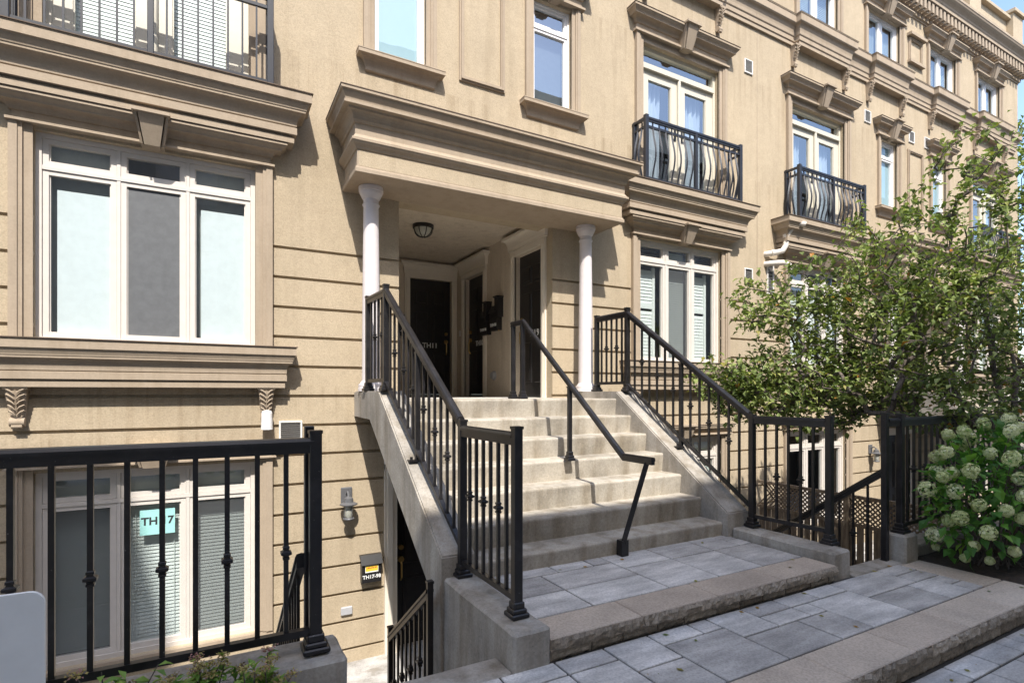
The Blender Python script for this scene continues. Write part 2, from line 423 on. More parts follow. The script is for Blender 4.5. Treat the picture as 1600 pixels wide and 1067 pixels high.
us = uniq([-6.0, XEND] + [v for o in OPEN for v in o[:2]], -6, XEND)
zs = uniq([BZ, ZT] + [v for o in OPEN for v in o[2:4]] + [gz + s for gz in GROOVES for s in (-0.0149, 0.0149)], BZ, ZT)
w = MB(); cells(w, us, zs, facade_depth, lambda u, z, d: (u, D + d, z))
obj('wall', w, 'stucco', B)
# end wall, roof and the dark rooms behind the windows
w = MB(); w.quad((XEND, D, BZ), (XEND, D + 12, BZ), (XEND, D + 12, 9.7), (XEND, D, 9.7)); obj('end_wall', w, 'stucco', B)
w = MB(); w.quad((-6, D, 8.74), (XEND, D, 8.74), (XEND, D + 12, 8.74), (-6, D + 12, 8.74)); obj('roof', w, 'lead_cap', B)
w = MB()
rec = [(a - 1.3, a + 1.3, -0.3, 2.6) for a in AX]
us2 = uniq([-6, XEND - 0.02] + [v for r_ in rec for v in r_[:2]], -6, XEND); zs2 = uniq([BZ, 8.7] + [v for r_ in rec for v in r_[2:]], BZ, 8.7)
cells(w, us2, zs2, lambda x, z: (0.0, not any(r0 < x < r1 and z0 < z < z1 for r0, r1, z0, z1 in rec)), lambda u, z, d: (u, D + 1.4, z))
for zf in (-0.45, 2.72, 6.0):                       # floor plates between storeys
    for x0, x1 in ((-6, AX[0] - 1.3), (AX[0] + 1.3, AX[1] - 1.3), (AX[1] + 1.3, XEND - 0.02)):
        w.box(x0, x1, D + 0.4, D + 1.39, zf - 0.05, zf + 0.05)
for xp in (1.0, 4.85, 8.03, 11.2, 15.0): w.box(xp - 0.05, xp + 0.05, D + 0.4, D + 1.38, BZ, 8.6)
obj('interior_wall', w, 'interior', B)
# vertical expansion joint
w = MB(); w.box(8.024, 8.036, D - 0.003, D + 0.01, -2.9, 6.05); obj('expansion_joint', w, 'stucco_trim', B)

def casing(x0, x1, z0, z1, wd=0.15, p=0.05, name='window_casing'):
    for s, xe in ((-1, x0), (1, x1)):
        mb = MB()
        for f0, f1, pp, e in ((0, .42, .45, 0), (.42, .62, .8, .002), (.62, 1, 1, .004)):
            a, b_ = sorted((xe + s * wd * f0, xe + s * wd * f1)); mb.box(a, b_, D - p * pp, D + 0.02, z0 - e, z1 + e)
        obj(name, mb, 'stucco_trim', B)
def cyma(o0, z0, o1, z1, n=5):
    """S curve between two profile points"""
    out = []
    for i in range(n + 1):
        tt = i / n; out.append((o0 + (o1 - o0) * (tt * tt * (3 - 2 * tt)), z0 + (z1 - z0) * tt))
    return out
def cove(o0, z0, o1, z1, n=5):
    return [(o0 + (o1 - o0) * (1 - math.cos(i / n * math.pi / 2)), z0 + (z1 - z0) * math.sin(i / n * math.pi / 2)) for i in range(n + 1)]
def head_cornice(c, hw, z0, h, p, key=True, kw=0.20):
    mb = MB()
    prof = [(-0.02, z0), (.022, z0), (.022, z0 + h * .10), (.014, z0 + h * .115), (-0.014, z0 + h * 0.12), (-0.014, z0 + h * 0.42), (.004, z0 + h * .43), (.004, z0 + h * .47)] + \
        cove(0.008, z0 + h * 0.48, p * 0.55, z0 + h * 0.68) + [(p * 0.56, z0 + h * 0.70), (p * .56, z0 + h * .735)] + cyma(p * 0.58, z0 + h * 0.74, p - 0.03, z0 + h * 0.90, 4) + [(p - .02, z0 + h * .91), (p - 0.02, z0 + h)]
    mb.cornice(c - hw + p, c + hw - p, D - 0.055, prof)
    hc = obj('head_cornice', mb, 'stucco_trim', B)
    cp = MB(); cp.cornice(c - hw + p, c + hw - p, D - 0.055, [(p - 0.018, z0 + h + 0.001), (p - 0.012, z0 + h + 0.009)]); obj('metal_cap', cp, 'lead_cap', hc)
    if key:
        k = MB(); t_, b_ = kw * 0.5, kw * 0.30; zb, zt = z0 - 0.035, z0 + h * 0.97
        ya, yb2 = D - 0.055 - p - 0.005, D - 0.055 - p * 0.35
        vs = [(c - b_, yb2 - .03, zb), (c + b_, yb2 - .03, zb), (c + t_, ya - .03, zt), (c - t_, ya - .03, zt), (c - b_, D, zb), (c + b_, D, zb), (c + t_, D, zt), (c - t_, D, zt)]
        k.add(vs, [(0, 1, 2, 3), (4, 7, 6, 5), (0, 4, 5, 1), (1, 5, 6, 2), (2, 6, 7, 3), (3, 7, 4, 0)])
        for s in (-1, 1):           # thin raised side strips
            k.add([(c + s * (b_ + .012), yb2 - .012, zb + .01), (c + s * (b_ + .03), yb2 - .012, zb + .01), (c + s * (t_ + .03), ya - .012, zt), (c + s * (t_ + .012), ya - .012, zt),
                   (c + s * (b_ - .01), D, zb + .01), (c + s * (b_ + .03), D, zb + .01), (c + s * (t_ + .03), D, zt), (c + s * (t_ - .01), D, zt)],
                  [(0, 1, 2, 3), (4, 7, 6, 5), (0, 4, 5, 1), (1, 5, 6, 2), (2, 6, 7, 3), (3, 7, 4, 0)])
        k.box(c - t_ - .045, c + t_ + .045, ya - .055, D, zt + .001, zt + .028)
        obj('keystone', k, 'stucco_trim', hc)
    return hc
def sill_small(c, hw, ztop, h, p):
    mb = MB(); z0 = ztop - h
    prof = [(-p + 0.02, z0)] + cove(-p + 0.03, z0 + 0.01, -0.035, z0 + h * 0.66) + [(-0.03, z0 + h * 0.7), (0, z0 + h * 0.74), (0, ztop - 0.012), (0.004, ztop - 0.01), (0.004, ztop)]
    mb.cornice(c - hw, c + hw, D - p, prof)
    o = obj('window_sill', mb, 'stucco_trim', B)
    return o
def corbel(x, zt, h, w_, p, parent):
    mb = MB(); n = 9; sec = []
    for i in range(n):
        tt = i / (n - 1); z = zt - h * tt
        pr = p * (1 - 0.62 * tt) + 0.018 * math.sin(tt * math.pi * 2)
        ww = w_ * (1 - 0.36 * tt) / 2
        sec.append((z, pr, ww))
    vs = []; 
    for z, pr, ww in sec:
        for q in (-1, -0.5, 0, 0.5, 1):
            vs.append((x + ww * q, D - pr * (1 - 0.18 * abs(q) ** 2) , z))
        vs += [(x + ww, D, z), (x - ww, D, z)]
    fs = []
    for i in range(n - 1):
        for k in range(7):
            a, b_ = i * 7 + k, i * 7 + (k + 1) % 7; fs.append((a, b_, b_ + 7, a + 7))
    fs.append(tuple(range(7))); fs.append(tuple(range((n - 1) * 7, n * 7)))
    mb.add(vs, fs)
    # carved leaf ribs
    for i in range(5):
        tt = 0.10 + 0.15 * i; z = zt - h * tt; pr = p * (1 - 0.62 * tt) + 0.012; ww = w_ * (1 - 0.36 * tt) / 2
        for s in (-1, 1):
            mb.tube([(x + s * ww * 0.10, D - pr - 0.008, z - 0.10 * h), (x + s * ww * 0.45, D - pr - 0.011, z - 0.02 * h), (x + s * ww * 0.85, D - pr + 0.004, z + 0.03 * h), (x + s * ww * 0.98, D - pr + 0.014, z - 0.01 * h)],
                    [0.004, 0.0085, 0.0075, 0.004], 6)
    mb.tube([(x, D - p - 0.004, zt - 0.03 * h), (x, D - p * 0.72 - 0.012, zt - 0.5 * h), (x, D - p * 0.42 - 0.01, zt - 0.85 * h)], [0.006, 0.009, 0.006], 6)
    ww = w_ * 0.34; zb = zt - h
    mb.tube([(x - ww, D - p * 0.36, zb), (x + ww, D - p * 0.36, zb)], p * 0.36, 12)
    mb.tube([(x - ww * 0.7, D - p * 0.5, zb - 0.035 * h / 0.3), (x + ww * 0.7, D - p * 0.5, zb - 0.035 * h / 0.3)], p * 0.2, 10)
    mb.box(x - w_ / 2 - 0.008, x + w_ / 2 + 0.008, D - p - 0.012, D, zt - 0.02, zt - 0.001)
    return shade(obj('corbel', mb, 'stucco_trim', parent), 45)

# ---- windows
def slats(mb, x0, x1, z0, z1, y, pitch, wd, tilt):
    n = int((z1 - z0) / pitch); dy, dz = wd * math.cos(tilt) / 2, wd * math.sin(tilt) / 2
    for i in range(n):
        z = z0 + (i + 0.5) * pitch
        mb.quad((x0, y - dy, z - dz), (x1, y - dy, z - dz), (x1, y + dy, z + dz), (x0, y + dy, z + dz))
def curtain(mb, x0, x1, z0, z1, y, amp=0.03, waves=5, gather=0.0, side=1):
    n = 44; vs = []
    for j in range(7):
        tj = j / 6
        for i in range(n + 1):
            ti = i / n; xx = x0 + (x1 - x0) * ti
            vs.append((xx, y + amp * math.sin(ti * waves * 6.283 + 0.7 * math.sin(tj * 4)) + amp * 0.4 * math.sin(ti * waves * 15 + 1), z0 + (z1 - z0) * tj))
    fs = []
    for j in range(6):
        for i in range(n): a = j * (n + 1) + i; fs.append((a, a + 1, a + n + 2, a + n + 1))
    mb.add(vs, fs)
def window(c, w_, z0, z1, cols, ztr, kinds, mat='window_white', glass='glass', sash=0.045, fr=0.042, pname='window'):
    """frame part with pane and blind sub-parts; kinds = filling of each column"""
    f = MB(); x0, x1 = c - w_ / 2, c + w_ / 2; ya, yb = D + 0.055, D + 0.135
    f.box(x0, x0 + fr, ya, yb, z0, z1); f.box(x1 - fr, x1, ya, yb, z0, z1)
    f.box(x0 + fr, x1 - fr, ya + .002, yb, z1 - fr, z1); f.box(x0 + fr, x1 - fr, ya - .004, yb, z0, z0 + fr)
    cw = (w_ - 2 * fr) / cols; rows = [(z0 + fr, z1 - fr)] if ztr is None else [(z0 + fr, ztr - 0.018), (ztr + 0.018, z1 - fr)]
    if ztr is not None: f.box(x0 + fr, x1 - fr, ya + .004, yb, ztr - 0.018, ztr + 0.018)
    lites = []
    for i in range(cols):
        a, b_ = x0 + fr + i * cw, x0 + fr + (i + 1) * cw
        if i: f.box(a - 0.014, a + 0.014, ya + .007, yb, z0 + fr, z1 - fr)
        la, lb = a + (0.014 if i else 0), b_ - (0.014 if i < cols - 1 else 0)
        for r_, (za, zb) in enumerate(rows):
            y1 = ya + 0.014
            f.box(la + .002, la + sash, y1, yb - .01, za + .002, zb - .002); f.box(lb - sash, lb - .002, y1, yb - .01, za + .002, zb - .002)
            f.box(la + sash, lb - sash, y1 + .001, yb - .01, za + .002, za + sash); f.box(la + sash, lb - sash, y1 + .001, yb - .01, zb - sash * 0.9, zb - .002)
            # glazing bead
            q = 0.010
            f.box(la + sash, la + sash + q, y1 + .016, yb - .012, za + sash, zb - sash * .9); f.box(lb - sash - q, lb - sash, y1 + .016, yb - .012, za + sash, zb - sash * .9)
            lites.append((la + sash, lb - sash, za + sash, zb - sash * .9, i, r_))
    win = obj(pname, f, mat, B)
    for (a, b_, za, zb, i, r_) in lites:
        p = MB(); p.quad((a, D + 0.098, za), (b_, D + 0.098, za), (b_, D + 0.098, zb), (a, D + 0.098, zb)); obj('pane', p, glass, win, False, False)
        kd = kinds[i] if r_ == 0 else kinds[i] + '_top'
        fill(win, kd, a, b_, za, zb)
    return win
def fill(win, kd, a, b_, za, zb):
    m_ = MB(); y = D + 0.20
    if kd.startswith('film'):
        if kd.endswith('_top'): m_.quad((a - .02, y - .04, za - .03), (b_ + .02, y - .04, za - .03), (b_ + .02, y - .04, zb + .02), (a - .02, y - .04, zb + .02)); obj('shade', m_, 'shade_green', win)
        else: m_.quad((a + .05, y - .09, za - .02), (b_ + .02, y - .09, za - .02), (b_ + .02, y - .09, zb - .11), (a + .05, y - .09, zb - .11)); q = MB(); q.quad((a - .03, y - .02, za - .03), (b_ + .03, y - .02, za - .03), (b_ + .03, y - .02, zb + .03), (a - .03, y - .02, zb + .03)); obj('shade', q, 'shade_green', win); obj('film', m_, 'film_white', win)
    elif kd == 'screen':
        m_.quad((a + .002, D + .088, za), (b_ - .002, D + .088, za), (b_ - .002, D + .088, zb), (a + .002, D + .088, zb)); obj('insect_screen', m_, 'screen_grey', win)
    elif kd.startswith('blind'):
        slats(m_, a - .015, b_ + .015, za - .02, zb + .02, y - .03, 0.034, 0.0375, R(72)); 
        for xx in (a + 0.06, b_ - 0.06): m_.box(xx, xx + .004, y - .055, y - .05, za, zb)
        obj('blind', m_, 'blind_white', win)
    elif kd.startswith('screenblind'):
        slats(m_, a - .015, b_ + .015, za - .02, zb + .02, y, 0.034, 0.0375, R(72)); obj('blind', m_, 'blind_white', win)
        if not kd.endswith('_top'): q = MB(); q.quad((a + .002, D + .088, za), (b_ - .002, D + .088, za), (b_ - .002, D + .088, zb), (a + .002, D + .088, zb)); obj('insect_screen', q, 'screen_mesh', win)
    elif kd.startswith('shutter'):
        if kd.endswith('_top'):
            slats(m_, a - .015, b_ + .015, za - .02, zb + .02, y + .02, 0.06, 0.05, R(30)); obj('blind', m_, 'shutter_white', win)
        else:
            st = 0.05; zm = za + (zb - za) * 0.57
            m_.box(a - .02, a + st - .02, y - .015, y + .015, za, zb); m_.box(b_ - st - .05, b_ - .05, y - .015, y + .015, za, zb)
            m_.box(a, b_ - .06, y - .012, y + .012, zm - .04, zm + .04)
            slats(m_, a + st - .02, b_ - st - .05, za, zm - .04, y, 0.05, 0.0535, R(81)); slats(m_, a + st - .02, b_ - st - .05, zm + .04, zb, y, 0.05, 0.0535, R(79))
            obj('shutter', m_, 'shutter_white', win)
    elif kd.startswith('sky_frost'):
        m_.quad((a - .01, D + .125, za - .01), (b_ + .01, D + .125, za - .01), (b_ + .01, D + .125, zb + .01), (a - .01, D + .125, zb + .01)); obj('shade', m_, 'sky_frost_blue', win)
    elif kd.startswith('rolled'):
        m_.quad((a - .01, y - .03, za - .01), (b_ + .01, y - .03, za - .01), (b_ + .01, y - .03, zb + .01), (a - .01, y - .03, zb + .01)); obj('shade', m_, 'screen_grey', win)
    elif kd.startswith('curtain'):
        curtain(m_, a + (b_ - a) * .30, b_ + .02, za - .05, zb - .04, y + .03, 0.025, 4); shade(obj('drape', m_, 'curtain', win), 80)

FILL1 = {'A': ('film', 'screen', 'film'), 'B': ('shutter', 'screenblind', 'shutter'), 'C': ('shutter', 'shutter', 'shutter'), 'D': ('blind', 'blind', 'blind')}
FILL0 = {'A': ('screenblind', 'blind', 'screenblind'), 'B': ('blind', 'none', 'blind'), 'C': ('none', 'none', 'none'), 'D': ('none', 'none', 'none')}
def big_cornice(c, hw, ztop, h, p, yoff=0.0, name='balcony_slab'):
    """deep moulded ledge: top fascia, cove, two stepped bands"""
    mb = MB(); q = p
    z = lambda f_: ztop - h * (1 - f_)
    prof = [(-q * 0.47, z(0.0)), (-q * 0.43, z(0.0)), (-q * 0.43, z(0.115)), (-q * 0.50, z(0.12)), (-q * 0.50, z(0.165)), (-q * 0.36, z(0.17)), (-q * 0.36, z(0.32)), (-q * 0.40, z(0.325)), (-q * 0.40, z(0.35))]
    prof += cove(-q * 0.37, z(0.355), -q * 0.17, z(0.60), 6) + [(-q * .15, z(.61)), (-q * .15, z(.65))] + cyma(-q * 0.13, z(0.66), -q * 0.06, z(0.79), 4) + [(-q * .05, z(.80)), (0, z(0.81)), (0, z(0.985)), (0.003, z(0.985)), (0.003, z(1.0))]
    mb.cornice(c - hw, c + hw, D - p, prof)
    o = obj(name, mb, 'stucco_trim', B)
    cp = MB(); cp.cornice(c - hw, c + hw, D - p, [(0.006, ztop + 0.001), (0.012, ztop + 0.003), (0.012, ztop + 0.011)]); obj('metal_cap', cp, 'lead_cap', o)
    return o

def french_door(c, kind):
    f = MB(); x0, x1, z0, z1 = c - 0.80, c + 0.80, 2.97, 5.13; ya, yb = D + 0.07, D + 0.16
    for a, b_ in ((x0, x0 + .05), (x1 - .05, x1)): f.box(a, b_, ya, yb, z0, z1)
    f.box(x0 + .05, x1 - .05, ya + .002, yb, z1 - .05, z1)
    f.box(x0 + .05, x1 - .05, ya - .03, yb, 4.80, 4.875)           # transom bar
    f.box(x0 + .05, x1 - .05, ya + .003, yb, z0, z0 + .04)
    f.tube([(c, ya - .005, z0 + .03), (c, ya - .005, 4.80)], 0.028, 10)
    lites = [(x0 + .07, x1 - .07, 4.885, z1 - .06, True)]
    for s in (-1, 1):
        a, b_ = (x0 + .05, c - .004) if s < 0 else (c + .004, x1 - .05)
        y1 = ya + .015
        f.box(a, a + .14, y1, yb - .01, z0 + .04, 4.798); f.box(b_ - .14, b_, y1, yb - .01, z0 + .04, 4.798)
        f.box(a + .14, b_ - .14, y1 + .002, yb - .01, z0 + .04, z0 + .22); f.box(a + .14, b_ - .14, y1 + .002, yb - .01, 4.67, 4.798)
        for q in (0, 1):
            xx = a + .14 if q == 0 else b_ - .152
            f.box(xx, xx + .012, y1 + .01, yb - .02, z0 + .22, 4.67)
        lites.append((a + .14, b_ - .14, z0 + .22, 4.67, False))
    dr = obj('balcony_door', f, 'cream_paint', B)
    for a, b_, za, zb, top in lites:
        p = MB(); p.quad((a, D + .115, za), (b_, D + .115, za), (b_, D + .115, zb), (a, D + .115, zb)); obj('pane', p, 'glass_upper' if kind != 'blind' else 'glass', dr, False, False)
        m_ = MB()
        if kind == 'blind':
            slats(m_, a - .02, b_ + .02, za - .02, zb + .02, D + .19, 0.036, 0.0385, R(80)); obj('blind', m_, 'shutter_white', dr)
        else:
            if top: curtain(m_, a + .1, b_ - .1, za, zb - .04, D + .25, .02, 9)
            else: curtain(m_, a - .02 + (.12 if a > c - .3 else 0), b_ + .02 - (.12 if a < c - .3 else 0), za - .05, zb + .1, D + .24, .03, 4)
            shade(obj('drape', m_, 'curtain', dr), 80)
    for s in (-1, 1):
        k = MB(); k.tube([(c + s * .07, ya - .03, 3.95), (c + s * .07, ya + .02, 3.95)], .018, 8); k.box(c + s * .07 - .06 * (s < 0), c + s * .07 + .06 * (s > 0), ya - .045, ya - .03, 3.94, 3.96); k.box(c + s * .07 - .02, c + s * .07 + .02, ya + .004, ya + .02, 3.87, 4.06)
        obj('handle', k, 'black_paint', dr)

def knuckle(mb, x, y, z, r=0.017):
    mb.lathe([(r * 0.8, -.034), (r * 1.25, -.030), (r * 1.25, -.020), (r * 0.95, -.018), (r * 1.1, -.012), (r * 2.0, -.006), (r * 2.0, .006), (r * 1.1, .012), (r * 0.95, .018), (r * 1.25, .020), (r * 1.25, .030), (r * 0.8, .034)], (x, y, z), 4, math.pi / 4)

def balcony_railing(c, belly):
    z0, z1 = 2.975, 3.87; y = D - 0.27; hw = 0.975
    root = MB()
    root.bar((c - hw, y, z1), (c + hw, y, z1), .05, .03, -.03); root.bar((c - hw, y, z1), (c + hw, y, z1), .034, .022, -.055)
    root.bar((c - hw, y, z1 - .145), (c + hw, y, z1 - .145), .03, .03, 0); root.bar((c - hw, y, z0 + .03), (c + hw, y, z0 + .03), .034, .03, 0)
    for s in (-1, 1):
        xs = c + s * hw
        root.bar((xs, y, z1), (xs, D + .0, z1), .05, .03, -.03); root.bar((xs, y, z1 - .145), (xs, D, z1 - .145), .03, .03, 0); root.bar((xs, y, z0 + .03), (xs, D, z0 + .03), .034, .03, 0)
    rl = obj('balcony_railing', root, 'balcony_black', B)
    def post(x, yy, ww, top):
        p = MB(); p.bbox(x - ww, x + ww, yy - ww, yy + ww, z0 - .012, top, .004); obj('post', p, 'balcony_black', rl)
    for s in (-1, 1): post(c + s * hw, y, .029, z1 + .03); post(c + s * hw, D - .03, .022, z1 + .015)
    post(c, y, .024, z1 - .002)
    def picket(x, yy, nx, ny):
        p = MB(); n = 14 if belly else 1; pts = []
        zt = z1 - .13; zb = z0 + .04
        if not belly:
            p.box(x - .008, x + .008, yy - .008, yy + .008, zb, z1 - .05)
        else:
            for i in range(n + 1):
                tt = i / n; o = belly * (math.sin(math.pi * min(1, tt * 1.12)) ** 1.6) * (0.35 + 0.85 * (1 - tt)) - 0.02 * math.sin(tt * math.pi * 2)
                pts.append((x + nx * o, yy + ny * o, zb + (zt - zb) * tt))
            p.tube(pts, .016, 4); p.box(x - .008, x + .008, yy - .008, yy + .008, zt, z1 - .05)
        obj('baluster', p, 'balcony_black', rl)
    for k in range(1, 16):
        if k == 8: continue
        picket(c - hw + k * (2 * hw / 16), y, 0, -1)
    for s in (-1, 1):
        for q in (1, 2): picket(c + s * hw, y + q * 0.083, s, 0)

for c, k in BAYS:
    # main-floor window
    casing(c - 0.86, c + 0.86, 0.455, 2.30, 0.155, 0.055)
    window(c, 1.72, 0.45, 2.26, 3, 1.965, FILL1[k])
    head_cornice(c, 1.16, 2.285, 0.215, 0.15)
    sl_ = big_cornice(c, 1.22, 0.452, 0.40, 0.225, name='window_ledge')
    for s in (-1, 1): corbel(c + s * 0.955, 0.055, 0.30, 0.145, 0.105, sl_)
    # basement window
    casing(c - 0.86, c + 0.86, -2.40, -0.64, 0.155, 0.045); m_ = MB(); m_.box(c - 1.02, c + 1.02, D - .03, D + .001, -2.52, -2.412); obj('window_sill', m_, 'stucco_trim', B)
    window(c, 1.72, -2.41, -0.69, 3, -0.985, FILL0[k])
    head_cornice(c, 1.10, -0.65, 0.15, 0.075, True, 0.24)
    # balcony
    big_cornice(c, 1.35, 2.965, 0.455, 0.345)
    balcony_railing(c, 0.0 if k == 'A' else 0.085)
    casing(c - 0.80, c + 0.80, 2.98, 5.22, 0.15, 0.055, 'door_casing'); m_ = MB(); m_.box(c - .80, c + .80, D - .012, D + .03, 5.125, 5.25); obj('door_lintel', m_, 'stucco_trim', B)
    french_door(c, 'blind' if k == 'A' else 'curtain')
    head_cornice(c, 1.11, 5.215, 0.29, 0.15)
NK = ['sky_frost', 'rolled', 'sky_frost', 'sky_frost']
for c, i in NW:
    casing(c - 0.30, c + 0.30, 3.745, 5.18, 0.125, 0.045)
    window(c, 0.60, 3.74, 5.13, 1, 4.81, (NK[i],), 'bright_white', 'glass' if NK[i] == 'sky_frost' else 'glass_upper', 0.038, 0.024)
    sill_small(c, 0.50, 3.742, 0.19, 0.125)
    head_cornice(c, 0.60, 5.17, 0.29, 0.14, True, 0.18)
for c in UW:
    casing(c - 0.58, c + 0.58, 6.57, 7.66, 0.13, 0.045)
    window(c, 1.16, 6.56, 7.62, 2, None, ('blind', 'blind'), 'bright_white', 'glass_upper', 0.05, 0.03)
    head_cornice(c, 0.86, 7.63, 0.27, 0.14)
for a in AX:        # blind panels between the narrow windows, small square panel above
    for x0, x1, z0, z1 in ((a - .31, a + .31, 3.76, 5.14), (a - .27, a + .27, 7.02, 7.52)):
        m_ = MB(); wd = 0.058
        for q, (o, pp) in enumerate(((0, .022), (.02, .04), (.04, .028))):
            w2 = 0.02
            m_.box(x0 + o, x0 + o + w2, D - pp, D + .01, z0 + o + .001 * q, z1 - o); m_.box(x1 - o - w2, x1 - o, D - pp, D + .01, z0 + o + .001 * q, z1 - o)
            m_.box(x0 + o + w2, x1 - o - w2, D - pp - .001, D + .01, z0 + o, z0 + o + w2); m_.box(x0 + o + w2, x1 - o - w2, D - pp - .001, D + .01, z1 - o - w2, z1 - o)
        if z0 > 6: m_.box(x0 - .05, x1 + .05, D - .10, D + .01, z1 + .001, z1 + .06); m_.box(x0 - .03, x1 + .03, D - .07, D + .01, z0 - .05, z0 - .001)
        obj('blind_panel', m_, 'stucco_trim', B)

# ---- string cornice between the third and fourth storey, stepping forward over each window
def string_course(x0, x1, p, name='string_cornice', e=0.0):
    mb = MB(); zt, h = 6.565 + e, 0.46 + 2 * e
    z = lambda f_: zt - h * (1 - f_)
    prof = [(-.12, z(0)), (-.105, z(0)), (-.105, z(.13)), (-.09, z(.15)), (-.09, z(.30)), (-.08, z(.32))] + cove(-.075, z(.34), -.015, z(.68), 5) + [(0, z(.72)), (0, z(.97)), (.008, z(.975)), (.008, z(1))]
    mb.cornice(x0, x1, D - p, prof); o = obj(name, mb, 'stucco_trim', B)
    cp = MB(); cp.cornice(x0, x1, D - p, [(.012, zt + .001), (.012, zt + .008)]); obj('metal_cap', cp, 'lead_cap', o)
    return o
string_course(-5.8, XEND - .15, 0.14)
for c in (AX[0] - 3.39, AX[0] - 1.03, AX[0] + 1.03, AX[0] + 3.39, AX[1] - 3.39, AX[1] - 1.2, AX[1] + 1.2, AX[1] + 3.45):
    hw = 0.86 if abs(abs(c - AX[0]) - 1.03) > .01 and abs(abs(c - AX[1]) - 1.2) > .01 else 0.70
    s_ = string_course(c - hw, c + hw, 0.23, 'cornice_break', .006)
    for s in (-1, 1): corbel(c + s * (hw - .09), 6.102, 0.32, 0.125, 0.11, s_)
# ---- roof cornice with dentils, parapet with piers
mb = MB()
prof = [(-.02, 7.97), (0, 7.97), (0, 8.00), (.03, 8.01), (.03, 8.05)] + cove(.035, 8.06, .06, 8.09, 3) + [(.06, 8.30)] + [(.20, 8.31), (.20, 8.38)] + cyma(.21, 8.39, .32, 8.54, 5) + [(.33, 8.55), (.33, 8.60)]
mb.cornice(-5.8, XEND, D - .02, prof)
rc = obj('roof_cornice', mb, 'stucco_trim', B)
dm = MB(); x = 6.0
while x < XEND + .1:
    dm.box(x, x + .085, D - .20, D - .085, 8.10, 8.295); dm.box(x + .012, x + .073, D - .17, D - .085, 8.06, 8.099); x += 0.165
obj('dentil_band', dm, 'stucco_trim', rc)
mb = MB(); mb.box(-5.8, XEND, D + .04, D + .30, 8.6, 9.45); mb.box(-5.8, XEND + .03, D - .06, D + .36, 9.45, 9.52)
for xp in (XEND - .28, XEND - 2.6, XEND - 4.9, XEND - 7.2, XEND - 9.5): mb.box(xp - .28, xp + .28, D - .10, D + .34, 8.605, 9.60); mb.box(xp - .34, xp + .34, D - .16, D + .40, 9.60, 9.68)
obj('parapet', mb, 'stucco', B)

